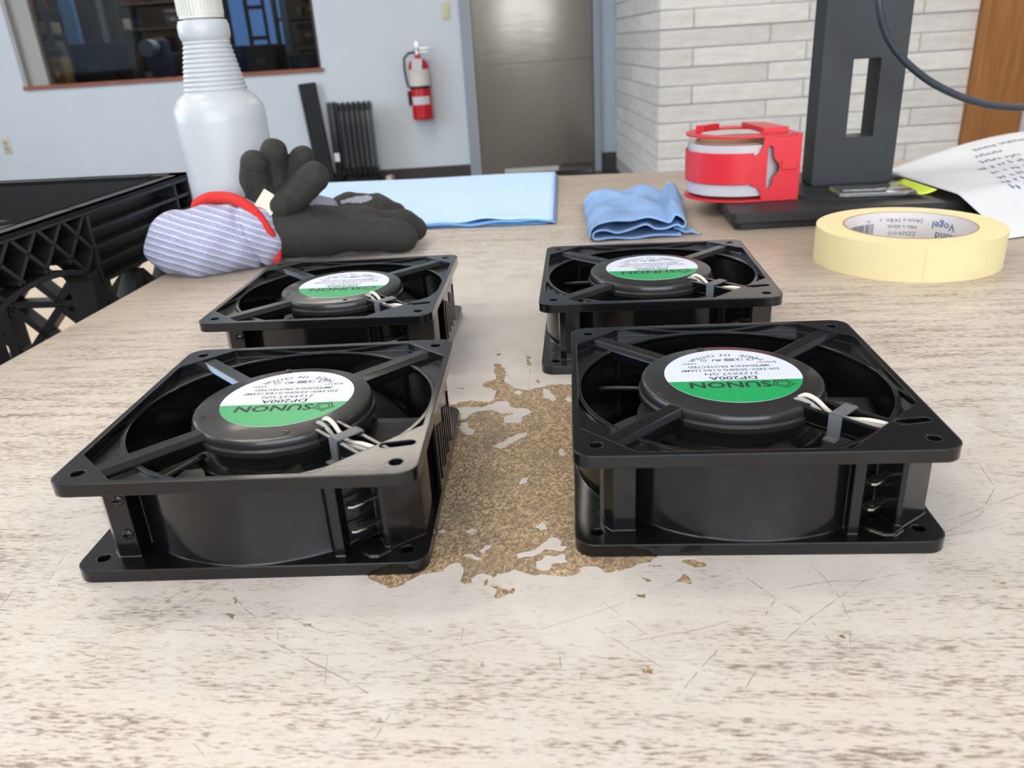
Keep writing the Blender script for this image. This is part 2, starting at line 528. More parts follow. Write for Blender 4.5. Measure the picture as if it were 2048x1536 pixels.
def chip_material():
    m = bpy.data.materials.new('bare_chipboard'); m.use_nodes = True
    nt = m.node_tree; L = nt.links; b = nt.nodes['Principled BSDF']; N = nt.nodes.new
    tc = N('ShaderNodeTexCoord'); mp = N('ShaderNodeMapping')
    mp.inputs['Scale'].default_value = (1.25, 0.8, 1)
    L.new(tc.outputs['Object'], mp.inputs['Vector'])
    v = N('ShaderNodeTexVoronoi'); v.inputs['Scale'].default_value = 1050; L.new(mp.outputs['Vector'], v.inputs['Vector'])
    n = N('ShaderNodeTexNoise'); n.inputs['Scale'].default_value = 55; n.inputs['Detail'].default_value = 4
    L.new(mp.outputs['Vector'], n.inputs['Vector'])
    sp = N('ShaderNodeSeparateColor'); L.new(v.outputs['Color'], sp.inputs['Color'])
    r = N('ShaderNodeValToRGB'); e = r.color_ramp.elements
    e[0].position = 0.0; e[0].color = lin((114, 94, 74)) + (1,)
    e[1].position = 1.0; e[1].color = lin((198, 174, 140)) + (1,)
    k = e.new(0.55); k.color = lin((160, 136, 106)) + (1,)
    L.new(sp.outputs[0], r.inputs['Fac'])
    mr = N('ShaderNodeMapRange'); mr.inputs['From Min'].default_value = 0.4; mr.inputs['From Max'].default_value = 0.68
    mr.inputs['To Max'].default_value = 0.5
    L.new(n.outputs['Fac'], mr.inputs['Value'])
    mx = N('ShaderNodeMix'); mx.data_type = 'RGBA'
    L.new(mr.outputs['Result'], mx.inputs['Factor']); L.new(r.outputs['Color'], mx.inputs['A'])
    mx.inputs['B'].default_value = lin((122, 106, 88)) + (1,)
    L.new(mx.outputs['Result'], b.inputs['Base Color'])
    b.inputs['Roughness'].default_value = 0.7
    bp = N('ShaderNodeBump'); bp.inputs['Strength'].default_value = 0.4; bp.inputs['Distance'].default_value = 0.0008
    L.new(v.outputs['Distance'], bp.inputs['Height']); L.new(bp.outputs['Normal'], b.inputs['Normal'])
    return m
M_CHIP = chip_material()

# ---------------------------------------------------------------- the room
XL, XR, YF, YB, HC = -5.0, 4.4, -3.0, 6.2, 2.9
WX0, WX1, WZ0, WZ1 = -3.40, -1.235, 0.85, 2.05       # window to the workshop
DX0, DX1, DZ1 = -0.14, 0.739, 2.12                   # door

struct(MB().box(XL - .1, XR + .1, YF - .1, 9.6, -0.08, 0, 0).build('floor', M_FLOOR))
struct(MB().box(XL - .1, XR + .1, YF - .1, 9.6, HC, HC + .08).build('ceiling', M_CEIL))
w = MB()
w.box(XL, WX0, YB, YB + .16, 0, HC); w.box(WX0, WX1, YB, YB + .16, 0, WZ0 - .025); w.box(WX0, WX1, YB, YB + .16, WZ1, HC)
w.box(WX1, DX0 - .068, YB, YB + .16, 0, HC); w.box(DX0 - .068, DX1 + .02, YB, YB + .16, DZ1 + .06, HC); w.box(DX1 + .02, 1.0, YB, YB + .16, 0, HC)
w.box(1.0, XR, YB, YB + .16, 0, HC)
struct(w.build('wall_back', M_WALL))
def wall_with_opening(name, axis, c0, c1, a0, a1, o0, o1, z0, z1):
    k = MB()
    def bx(p, q, za, zb):
        if axis == 'x': k.box(c0, c1, p, q, za, zb)
        else: k.box(p, q, c0, c1, za, zb)
    bx(a0, o0, 0, HC); bx(o1, a1, 0, HC); bx(o0, o1, 0, z0); bx(o0, o1, z1, HC)
    return struct(k.build(name, M_WALL))
wall_with_opening('wall_left', 'x', XL - .1, XL, YF - .1, 9.6, -.1, 3.3, 0.9, 2.6)
wall_with_opening('wall_front', 'y', YF - .1, YF, XL, XR, -1.6, 2.2, 0.9, 2.6)
struct(MB().box(XR, XR + .1, YF - .1, 9.6, 0, HC).build('wall_right', M_WALL))
struct(MB().box(2.9, XR, 4.60, 4.70, 0, HC).build('wall_far_right', M_WALL))

# baseboards
struct(MB().box(XL, DX0 - .07, YB - .012, YB, 0, .105).build('baseboard_back', M_BASE))
struct(MB().box(DX1 + .05, 0.905, YB - .012, YB, 0, .13).build('baseboard_right', M_BASE))

# door with frame
door = struct(thing('door_1', (0, YB, 0), 'grey brushed metal door', None)); del door['label']
MB().rbox(DX0 + .004, DX1 - .004, -.02, .025, .012, DZ1, .004).build('door_leaf', M_DOOR, door, 40)
MB().box(DX0 - .068, DX0, -.03, .10, 0, DZ1 + .06).build('door_jamb', M_FRAME, door)
MB().box(DX0, DX0 + .012, -.03, -.005, 0, DZ1).build('door_stop', M_JAMB, door)
MB().box(DX1, DX1 + .05, -.03, .10, 0, DZ1 + .06).build('door_jamb', M_FRAME, door)
MB().box(DX0, DX1, -.03, .10, DZ1, DZ1 + .06).build('door_head', M_FRAME, door)
MB().box(DX0 + .19, DX0 + .60, -.028, -.02, .02, .055).build('sweep_plate', M_STEEL, door)
MB().box(DX0 + .62, DX1 - .02, -.028, -.02, .045, .07).build('vent_slot', M_BASE, door)
MB().box(DX0 + .01, DX1 - .01, -.0225, -.02, .800, .803).build('panel_seam', M_BASE, door)
# grey-blue strip of frame between door and brick
struct(MB().box(DX1 + .05, 0.905, YB - .006, YB, .13, HC).build('trim_1', mat('bluish_panel', (176, 188, 200), 0.55)))

# workshop window
win = struct(thing('window_1', (0, YB, 0), 'window', None)); del win['label']
MB().box(WX0, WX0 + .03, .0, .16, WZ0, WZ1).box(WX0, WX0 + .16, .05, .14, WZ0, WZ1).build('window_frame', M_JAMB, win)
MB().box(WX1 - .03, WX1, .06, .14, WZ0, WZ1).build('window_frame', M_BASE, win)
MB().box(WX0, WX1, .06, .14, WZ1 - .05, WZ1).build('window_frame', M_JAMB, win)
MB().box(WX0 - .0, WX1 + .015, -.018, .16, WZ0 - .025, WZ0).build('window_sill', M_SILL, win)
MB().box(WX0 + .16, WX1 - .03, .098, .104, WZ0, WZ1 - .05).build('window_pane', M_GLASS, win)

# brick wall corner (each brick a piece)
BX, BY, CO, BL = 0.906, 4.58, 0.0955, 0.613
bw = struct(thing('wall_brick', (0, 0, 0), 'wall', None)); del bw['label']
MB().box(BX + .045, 2.62, BY + .008, BY + .12, 0, HC).box(BX + .008, BX + .12, BY + .012, YB, 0, HC).build('mortar', M_MORTAR, bw)
bmesh_cache = {}
def brick_mesh(lx, ly, mi):
    key = (round(lx, 3), round(ly, 3), mi)
    if key not in bmesh_cache:
        k = MB().rbox(0, lx, 0, ly, 0, CO - .0065, .0028)
        o = k.build('brick', M_BRICK[mi]); bmesh_cache[key] = o.data
        bpy.data.objects.remove(o)
    return bmesh_cache[key]
def put_brick(x, y, z, lx, ly):
    o = bpy.data.objects.new('brick', brick_mesh(lx, ly, random.randrange(3)))
    COL.objects.link(o); o.parent = bw; o.location = (x, y, z)
for row in range(30):
    z = 0.948 + CO * (row - 10) + .0045
    if z < 0 or z + CO > HC: continue
    odd = (row + 1) % 2
    x = BX; first = .183 if odd else .596
    while x < 2.60:
        l = min(first, 2.615 - x); first = BL
        put_brick(x, BY + random.uniform(-.004, .003), z, l - .006, .09)
        x += l
    y = BY + .09 + .009; first = .5 if odd else .2
    while y < YB - .02:
        l = min(first, YB - .008 - y); first = BL
        if l > .03: put_brick(BX + random.uniform(-.003, .003), y, z, .09, l - .006)
        y += l

tag(MB().rbox(2.615, 2.90, 4.50, 4.62, 0, 2.3, .006).build('oak_board', M_WOOD), 'tall upright orange-brown wooden board at the end of the white brick wall', 'board')

# ceiling troffers; the row just behind the camera is added for highlights on the fans
for i, x in enumerate((-3.65, -1.05, 2.3)):
    for j, y in enumerate((-1.8, -0.3, 1.4, 3.0, 4.25)):
        pos = [['near the shop window', 'over the bench row', 'on the right'][i], ['well behind', 'in the added row just behind', 'just beyond', 'far beyond', 'farthest from'][j]]
        t = thing('ceiling_light', (x, y, HC - .02), 'flat ceiling light %s, %s the camera' % tuple(pos), 'light', group='ceiling lights')
        MB().box(-.62, .62, -.11, -.09, -.03, .02).box(-.62, .62, .09, .11, -.03, .02).box(-.62, -.60, -.09, .09, -.03, .02).box(.60, .62, -.09, .09, -.03, .02).build('light_frame', M_WHITE, t)
        MB().box(-.60, .60, -.08, .08, -.015, -.010).build('light_diffuser', M_FIX, t)

# ---------------------------------------------------------------- things along the back wall
# fire extinguisher
t = thing('fire_extinguisher', (-.525, 6.105, .459), 'red fire extinguisher hanging on the white wall', 'extinguisher')
MB().lathe([(0, 0), (.068, 0), (.074, .006), (.074, .345), (.070, .375), (.055, .40), (.028, .415), (.02, .42), (.02, .44), (0, .44)], 32).build('cylinder', M_RED, t, 40)
MB().lathe([(.0750, .232), (.0752, .342)], 24, a0=R(185), a1=R(350)).build('paper_label', mat('label_cream', (222, 216, 202), .6, var=.08, vscale=60), t, 40)
MB().lathe([(.0752, .105), (.0754, .160)], 16, a0=R(215), a1=R(325)).build('paper_label', M_PAPER, t, 40)
MB().lathe([(.0755, .213), (.0775, .216), (.0775, .228), (.0755, .231)], 32).build('strap', M_BLACK, t, 40)
MB().lathe([(0, .435), (.018, .435), (.018, .475), (.012, .485), (0, .487)], 16).build('valve', M_STEEL, t, 40)
h = MB(); h.box(-.01, .085, -.012, .012, .475, .482); h.box(-.005, .075, -.012, .012, .452, .458); h.box(-.012, .012, -.008, .008, .486, .525)
h.build('handle', M_STEEL, t)
MB().tube([(-.02, 0, .455), (-.06, -.01, .452), (-.095, -.015, .42), (-.100, -.015, .35), (-.094, -.015, .28), (-.084, -.015, .222)], .008, 8).build('hose', M_CABLE, t, 60)
MB().tube([(-.084, -.015, .20), (-.080, -.015, .10)], .012, 10).build('nozzle', M_BLACK, t, 60)
MB().box(-.036, .036, -.079, -.0775, -.042, .042, M=Matrix.Translation((-.004, 0, .372)) @ Matrix.Rotation(R(6), 4, 'Y')).build('inspection_tag', M_PAPER, t)
MB().box(-.03, .03, .07, .095, .2, .4).build('wall_bracket', M_STEEL, t)

# light switch and outlet
def cover_plate(name, x, z, label, cat, holes):
    t_ = thing(name, (x, YB, z), label, cat)
    MB().rbox(-.029, .029, -.007, 0, -.057, .057, .003).build('cover_plate', M_IVORY, t_, 40)
    if holes == 1:
        MB().box(-.005, .005, -.016, -.006, -.010, .012).build('toggle', M_IVORY, t_)
    else:
        for s in (-.02, .02):
            MB().prism(circle(0, 0, .016, 16), .006, .0085, M=Matrix.Translation((0, 0, s)) @ Matrix.Rotation(R(90), 4, 'X')).build('socket', M_JAMB, t_)
cover_plate('light_switch', -.30, 1.172, 'ivory light switch plate on the wall left of the door', 'switch', 1)
cover_plate('wall_outlet', -3.648, .45, 'ivory wall outlet low on the white wall below the window', 'outlet', 2)

# oil-filled heater
t = thing('oil_heater', (-1.03, 6.02, 0), 'black oil-filled radiator heater standing against the white wall', 'heater')
for k in range(7):
    x = -.095 + k * .038
    pf = roundrect(-.07, .07, .09, .615, .03, 5)
    MB().prism(pf, -.0055, .0055, M=Matrix.Translation((x, 0, 0)) @ Matrix.Rotation(R(90), 4, 'Z') @ Matrix.Rotation(R(90), 4, 'X')).box(x - .014, x + .014, -.06, .06, .11, .15).box(x - .014, x + .014, -.055, .055, .555, .60).build('fin', M_BLACK, t, 40)
hb = MB().rbox(-.165, -.112, -.06, .06, .07, .62, .008); hb.build('control_box', M_BLACK, t, 40)
MB().box(-.155, -.118, -.062, -.060, .215, .275).build('rating_label', M_WHITE, t)
MB().box(-.16, -.118, -.05, .05, .62, .626).build('control_panel', M_STEEL, t)
for x in (-.13, .13):
    MB().box(x - .012, x + .012, -.11, .11, .045, .07).build('foot_bar', M_BLACK, t)
    for y in (-.1, .1):
        MB().lathe([(0, -.012), (.022, -.012), (.024, 0), (.022, .012), (0, .012)], 16, M=Matrix.Translation((x, y, .024)) @ Matrix.Rotation(R(90), 4, 'Y')).build('caster', M_STEEL, t, 40)

# narrow dark panel leaning on the wall
t = thing('leaning_panel', (-1.295, 6.10, .002), 'tall narrow black grooved panel leaning on the wall left of the heater', 'panel')
Mp = Matrix.Rotation(R(-4.2), 4, 'Y') @ Matrix.Rotation(R(-3.4), 4, 'X')
MB().box(-.062, .062, 0, .03, .006, .755, M=Mp).build('board', M_BLACKM, t)
for k in range(4):
    MB().box(-.052 + k * .03, -.038 + k * .03, -.008, .001, .006, .755, M=Mp).build('rib', M_BLACKM, t)

# small carton on the floor
t = thing('small_carton', (-.808, 6.02, 0), 'small pinkish white carton on the floor beside the heater', 'carton', rz=R(-12))
MB().rbox(-.022, .022, -.03, .03, 0, .085, .002).build('carton_body', mat('pink_card', (206, 178, 168), .7, var=.1, vscale=60), t)
MB().box(-.0225, .0225, -.0315, -.030, .025, .06).build('carton_print', M_WHITE, t)
# ---------------------------------------------------------------- workshop seen through the window
M_DIM = mat('workshop_wall', (96, 88, 80), 0.9, var=0.25, vscale=3)
struct(MB().box(XL, 1.0, 9.4, 9.5, 0, HC).build('wall_workshop', M_DIM))
t = thing('workshop_window', (-2.35, 9.37, 0), 'bluish lit window at the back of the workshop', 'window')
M_SKYWIN = mat('daylit_pane', (96, 140, 205), 0.3, emit=0.55)
for x0, x1, z0, z1 in ((-.40, -.25, .95, 1.75), (-.20, -.06, 1.16, 1.42), (-.20, -.06, 1.46, 1.75), (-.02, .14, 1.0, 1.75), (-.20, -.06, .98, 1.12)):
    MB().box(x0, x1, -.01, 0, z0, z1).build('pane', M_SKYWIN, t)
MB().box(-.44, .18, 0, .02, .9, 1.8).build('window_frame', mat('dark_frame', (60, 56, 60), .6), t)
def carton(name, x0, x1, y0, y1, z0, z1, rgb, label, cat, lid=True):
    t_ = thing(name, ((x0 + x1) / 2, (y0 + y1) / 2, z0), label, cat)
    dx, dy, dz = (x1 - x0) / 2, (y1 - y0) / 2, z1 - z0
    m_ = mat(name + '_finish', rgb, 0.7, var=0.15, vscale=12)
    MB().rbox(-dx, dx, -dy, dy, 0, dz, min(dx, dy, dz) * .08).build('body', m_, t_, 40)
    if lid:
        MB().box(-dx * .96, dx * .96, -dy - .004, -dy + .004, dz * .72, dz * .80).build('band', mat(name + '_band', tuple(int(c * .7) for c in rgb), .7), t_)
        MB().box(-dx * .3, dx * .3, -dy - .005, -dy + .004, dz * .3, dz * .5).build('sticker', mat(name + '_sticker', tuple(min(255, int(c * 1.4 + 15)) for c in rgb), .6), t_)
    return t_
t = thing('work_counter', (-3.0, 7.1, 0), 'long dark workshop counter behind the window', 'counter')
MB().box(-1.5, 1.75, -.45, .45, .79, .83).build('counter_top', mat('counter_dark', (60, 52, 48), .5), t)
for x in (-1.4, 0, 1.65):
    MB().box(x - .03, x + .03, -.4, .4, 0, .79).build('counter_leg', M_BLACKM, t)
carton('black_case', -3.83, -3.60, 6.95, 7.3, .83, 1.10, (26, 25, 25), 'black case at the left end of the workshop counter', 'case')
carton('tan_carton', -3.51, -3.41, 6.85, 7.0, .83, 1.04, (170, 140, 90), 'tan cardboard carton beside the black case behind the window', 'carton')
carton('black_printer', -3.42, -3.09, 7.05, 7.4, .83, 1.13, (24, 23, 23), 'large black boxy printer on the workshop counter', 'printer')
carton('blue_bin', -2.25, -2.03, 7.1, 7.45, .83, 1.045, (58, 74, 118), 'dark blue bin on the workshop counter right of the bottle', 'bin')
carton('dark_toolbox', -1.97, -1.73, 6.9, 7.3, .83, 1.04, (52, 48, 44), 'dark grey toolbox on the workshop counter near the window corner', 'toolbox')
carton('navy_case', -1.62, -1.40, 6.9, 7.3, .83, .955, (34, 38, 58), 'low navy case at the right end of the workshop counter', 'case')
# white machine roll
t = thing('paper_roll_machine', (-2.82, 7.25, .83), 'pale blue and white roll machine on the workshop counter', 'machine')
MB().lathe([(0, -.07), (.065, -.07), (.065, .07), (0, .07)], 24, M=Matrix.Translation((0, -.08, .24)) @ Matrix.Rotation(R(90), 4, 'X')).build('roll', mat('pale_roll', (168, 182, 206), .6), t, 40)
MB().rbox(-.09, .09, 0, .15, 0, .30, .01).build('machine_body', mat('machine_blue', (86, 98, 128), .6, var=.2, vscale=20), t, 40)
MB().box(-.05, -.01, -.16, -.1, 0, .06).build('paper_cup', M_PAPER, t)
# blue and grey posts
def post(name, x, y, wx, rgb, label):
    t_ = thing(name, (x, y, 0), label, 'post')
    MB().box(-wx / 2, wx / 2, -.03, .03, 0, HC - .002).build('upright', mat(name + '_paint', rgb, .5), t_)
    MB().box(-wx * .7, wx * .7, -.06, .06, 0, .012).build('foot_plate', M_STEEL, t_)
post('blue_post', -3.80, 8.0, .12, (110, 150, 205), 'light blue steel post at the left in the workshop')
post('slim_post', -3.62, 8.25, .035, (130, 140, 146), 'slim grey steel post right of the blue one in the workshop')
post('grey_post', -1.80, 7.75, .06, (120, 134, 146), 'grey-blue steel post near the right edge of the workshop window')
# racks with goods
def rack(x0, x1, y, label, goods):
    t_ = thing('storage_rack', ((x0 + x1) / 2, y, 0), label, 'rack')
    w_ = (x1 - x0) / 2
    for sx in (-w_, w_):
        for sy in (-.2, .2):
            MB().box(sx - .02, sx + .02, sy - .02, sy + .02, 0, 2.2).build('upright', mat('rack_grey', (88, 84, 80), .6), t_)
    for z in (.3, .82, 1.04, 1.26, 1.48, 1.75):
        MB().box(-w_, w_, -.22, .22, z - .02, z).build('shelf', mat('rack_shelf', (104, 94, 84), .7), t_)
    for (nm, a, b_, z, h_, rgb, lb) in goods:
        carton(nm, a, b_, y - .2, y + .1, z, z + h_, rgb, lb, 'box', lid=h_ > .1)
rack(-4.75, -4.02, 8.2, 'tall storage rack at the left end of the workshop',
     [('orange_box', -4.30, -4.12, 1.48, .12, (190, 84, 50), 'orange box on the upper shelf of the left rack'),
      ('white_tub', -4.12, -4.05, 1.26, .10, (190, 180, 168), 'small white tub on the left workshop rack'),
      ('yellow_jar', -4.22, -4.18, 1.26, .07, (190, 178, 60), 'small yellow jar on the left workshop rack'),
      ('grey_crate', -4.36, -4.05, 1.04, .16, (140, 140, 152), 'pale grey crate on the middle shelf of the left rack')])
rack(-3.45, -2.85, 8.4, 'tall storage rack in the middle of the workshop',
     [('cream_tin', -3.42, -3.36, 1.26, .09, (186, 176, 160), 'cream tin on the middle workshop rack'),
      ('brown_box', -3.18, -3.06, 1.04, .14, (132, 98, 74), 'brown box on the middle workshop rack'),
      ('grey_drum', -3.02, -2.88, 1.26, .15, (112, 112, 112), 'grey drum on the middle workshop rack'),
      ('rust_box', -3.40, -3.2, 1.48, .15, (120, 70, 52), 'rust coloured box high on the middle workshop rack')])
rack(-1.92, -1.5, 8.1, 'storage rack behind the right edge of the workshop window',
     [('taupe_box', -1.74, -1.56, 1.04, .17, (118, 104, 92), 'taupe box on the right workshop rack'),
      ('taupe_sack', -1.76, -1.55, .82, .17, (112, 100, 86), 'taupe sack low on the right workshop rack'),
      ('green_tin', -1.72, -1.68, 1.26, .08, (112, 128, 104), 'small green tin on the right workshop rack'),
      ('umber_box', -1.66, -1.53, 1.26, .17, (104, 88, 78), 'umber box on the right workshop rack')])
t = thing('ceiling_light', (-2.6, 7.6, HC - .02), 'flat ceiling light inside the workshop', 'light', group='ceiling lights')
MB().box(-.62, .62, -.16, .16, -.03, .02).build('light_frame', M_WHITE, t)
MB().box(-.60, .60, -.14, .14, -.035, -.031).build('light_diffuser', mat('lamp_diffuser_dim', (255, 246, 232), .5, emit=34.0), t)

# ---------------------------------------------------------------- work table
WEAR_OUT=[(-0.0086, 0.3959), (-0.0061, 0.396), (-0.0037, 0.3898), (-0.0025, 0.3795), (-0.0036, 0.3724), (-0.0013, 0.3661), (0.0008, 0.3619), (0.0044, 0.3595), (0.008, 0.3578), (0.0117, 0.3602), (0.0159, 0.3611), (0.0183, 0.363), (0.0238, 0.3633), (0.0288, 0.362), (0.0389, 0.3586), (0.0419, 0.3265), (0.0366, 0.2762), (0.0316, 0.2495), (0.0354, 0.2225), (0.0463, 0.2152), (0.0411, 0.2132), (0.0311, 0.2097), (0.0261, 0.2089), (0.0236, 0.2121), (0.0195, 0.213), (0.017, 0.2089), (0.0113, 0.2081), (0.009, 0.2093), (0.0038, 0.2103), (-0.0009, 0.2122), (-0.0026, 0.2132), (-0.0051, 0.2117), (-0.0081, 0.2115), (-0.0104, 0.2103), (-0.0116, 0.2114), (-0.0158, 0.2123), (-0.0175, 0.2082), (-0.0199, 0.208), (-0.0214, 0.2095), (-0.02, 0.2113), (-0.0204, 0.2157), (-0.0211, 0.2193), (-0.0245, 0.2191), (-0.0273, 0.215), (-0.0315, 0.2149), (-0.035, 0.2138), (-0.0367, 0.212), (-0.041, 0.2082), (-0.0434, 0.2085), (-0.0485, 0.2113), (-0.0552, 0.2198), (-0.0547, 0.2472), (-0.055, 0.288), (-0.0492, 0.3301), (-0.0408, 0.3555), (-0.0339, 0.361), (-0.0324, 0.3586), (-0.0304, 0.3454), (-0.0287, 0.3461), (-0.0257, 0.3499), (-0.0191, 0.35), (-0.011, 0.3466), (-0.0093, 0.3495), (-0.0083, 0.357), (-0.0101, 0.3629), (-0.0147, 0.366), (-0.0152, 0.3695), (-0.012, 0.3733), (-0.0078, 0.3743), (-0.0087, 0.383)]
WEAR_ISL=[[(-0.0268, 0.3427), (-0.0224, 0.3431), (-0.0154, 0.341), (-0.0102, 0.3444), (-0.0066, 0.347), (-0.0023, 0.3453), (-0.0019, 0.34), (0.001, 0.3375), (0.0066, 0.3367), (0.0077, 0.3315), (0.0033, 0.3273), (0.0027, 0.3226), (-0.0044, 0.3236), (-0.0041, 0.3284), (-0.0008, 0.3318), (0.0009, 0.3335), (-0.0068, 0.3337), (-0.0102, 0.3382), (-0.0162, 0.3381), (-0.0196, 0.3356), (-0.0229, 0.3292), (-0.025, 0.3295), (-0.0244, 0.3353), (-0.0268, 0.3387)], [(-0.0255, 0.3211), (-0.0236, 0.3264), (-0.0215, 0.3252), (-0.021, 0.3204), (-0.018, 0.3182), (-0.0187, 0.3129), (-0.0216, 0.3142), (-0.0246, 0.3182)], [(-0.0095, 0.3012), (-0.0055, 0.3049), (0.0002, 0.3102), (0.0051, 0.3122), (0.005, 0.3095), (0.0001, 0.305), (-0.004, 0.3005), (-0.0071, 0.2992)], [(0.0178, 0.2934), (0.0194, 0.294), (0.0206, 0.2906), (0.0189, 0.2877)], [(0.0001, 0.2693), (0.0027, 0.2725), (0.0043, 0.2716), (0.003, 0.2689), (0.0008, 0.2678)], [(0.0053, 0.2381), (0.008, 0.2407), (0.0093, 0.2388), (0.009, 0.2359), (0.0061, 0.2362)], [(-0.0018, 0.2213), (0.0007, 0.2231), (0.0045, 0.2238), (0.0079, 0.2277), (0.0106, 0.2307), (0.013, 0.2293), (0.0133, 0.2255), (0.0154, 0.2237), (0.0137, 0.2223), (0.0107, 0.2231), (0.0082, 0.2239), (0.0056, 0.2221), (0.0031, 0.2203), (-0.0012, 0.2202)], [(0.0043, 0.2136), (0.0048, 0.2171), (0.008, 0.2203), (0.0104, 0.2195), (0.0141, 0.2201), (0.0144, 0.216), (0.0114, 0.2164), (0.0095, 0.2151), (0.0093, 0.2131), (0.0063, 0.2124)], [(-0.0148, 0.2253), (-0.0129, 0.2278), (-0.0107, 0.2286), (-0.0113, 0.2266), (-0.0135, 0.2241)], [(-0.0198, 0.2374), (-0.0182, 0.239), (-0.0163, 0.2382), (-0.0178, 0.2361)], [(-0.0296, 0.2385), (-0.0281, 0.2401), (-0.0267, 0.2394), (-0.0273, 0.2371)], [(-0.0194, 0.2232), (-0.0172, 0.2235), (-0.0141, 0.2211), (-0.016, 0.2208)], [(0.0007, 0.3567), (0.003, 0.3586), (0.0052, 0.3549), (0.0028, 0.3531)], [(0.0152, 0.3596), (0.0178, 0.3563), (0.021, 0.3449), (0.0187, 0.3431), (0.0151, 0.349)], [(0.025, 0.3453), (0.0274, 0.3471), (0.0292, 0.3426), (0.0271, 0.3398)]]
WEAR_CHIP=[[(-0.0107, 0.2061), (-0.0081, 0.2059), (-0.0053, 0.2033), (-0.0035, 0.2045), (-0.0036, 0.2018), (-0.0065, 0.2007), (-0.0082, 0.1991), (-0.0096, 0.2001), (-0.0093, 0.2028)], [(-0.0134, 0.2087), (-0.0116, 0.2095), (-0.0122, 0.2063), (-0.0132, 0.2059)], [(0.0511, 0.213), (0.0554, 0.2139), (0.0592, 0.2107), (0.0587, 0.2087), (0.0554, 0.2087), (0.0523, 0.2108)], [(0.0476, 0.2022), (0.0512, 0.2059), (0.0526, 0.2033), (0.0521, 0.2005), (0.0501, 0.2013)], [(0.0371, 0.2058), (0.0394, 0.2052), (0.0409, 0.2032), (0.0386, 0.2027)], [(0.0399, 0.2121), (0.045, 0.2112), (0.0458, 0.21), (0.0416, 0.2102)], [(-0.0946, 0.2004), (-0.0932, 0.2008), (-0.091, 0.2), (-0.0904, 0.1976), (-0.0924, 0.1982)], [(-0.0943, 0.2085), (-0.093, 0.2081), (-0.0914, 0.2055), (-0.0924, 0.2046)], [(-0.0078, 0.4107), (-0.0059, 0.4118), (-0.0048, 0.4082), (-0.0068, 0.4069)], [(0.009, 0.4036), (0.0111, 0.4046), (0.0119, 0.4012), (0.01, 0.3993), (0.0106, 0.3939), (0.0114, 0.3906), (0.0087, 0.3911)], [(0.0117, 0.3687), (0.0137, 0.3708), (0.0148, 0.3659), (0.0131, 0.3655)], [(-0.0291, 0.3676), (-0.0249, 0.366), (-0.0239, 0.3635), (-0.0276, 0.365)], [(0.0305, 0.1662), (0.0321, 0.167), (0.0331, 0.1653), (0.0325, 0.164), (0.0305, 0.1644)], [(0.0337, 0.1973), (0.0368, 0.1972), (0.0363, 0.1954), (0.0346, 0.1955)], [(-0.0688, 0.1935), (-0.0661, 0.1936), (-0.0654, 0.1919), (-0.0677, 0.192)], [(0.1433, 0.1919), (0.145, 0.1922), (0.1457, 0.1914), (0.1442, 0.1908)], [(0.1423, 0.1822), (0.1442, 0.1818), (0.1441, 0.1809), (0.1432, 0.1812)], [(0.0875, 0.1734), (0.089, 0.1743), (0.089, 0.1727), (0.0879, 0.1722)], [(-0.014, 0.1716), (-0.0132, 0.1722), (-0.0121, 0.1707), (-0.0132, 0.1705)]]
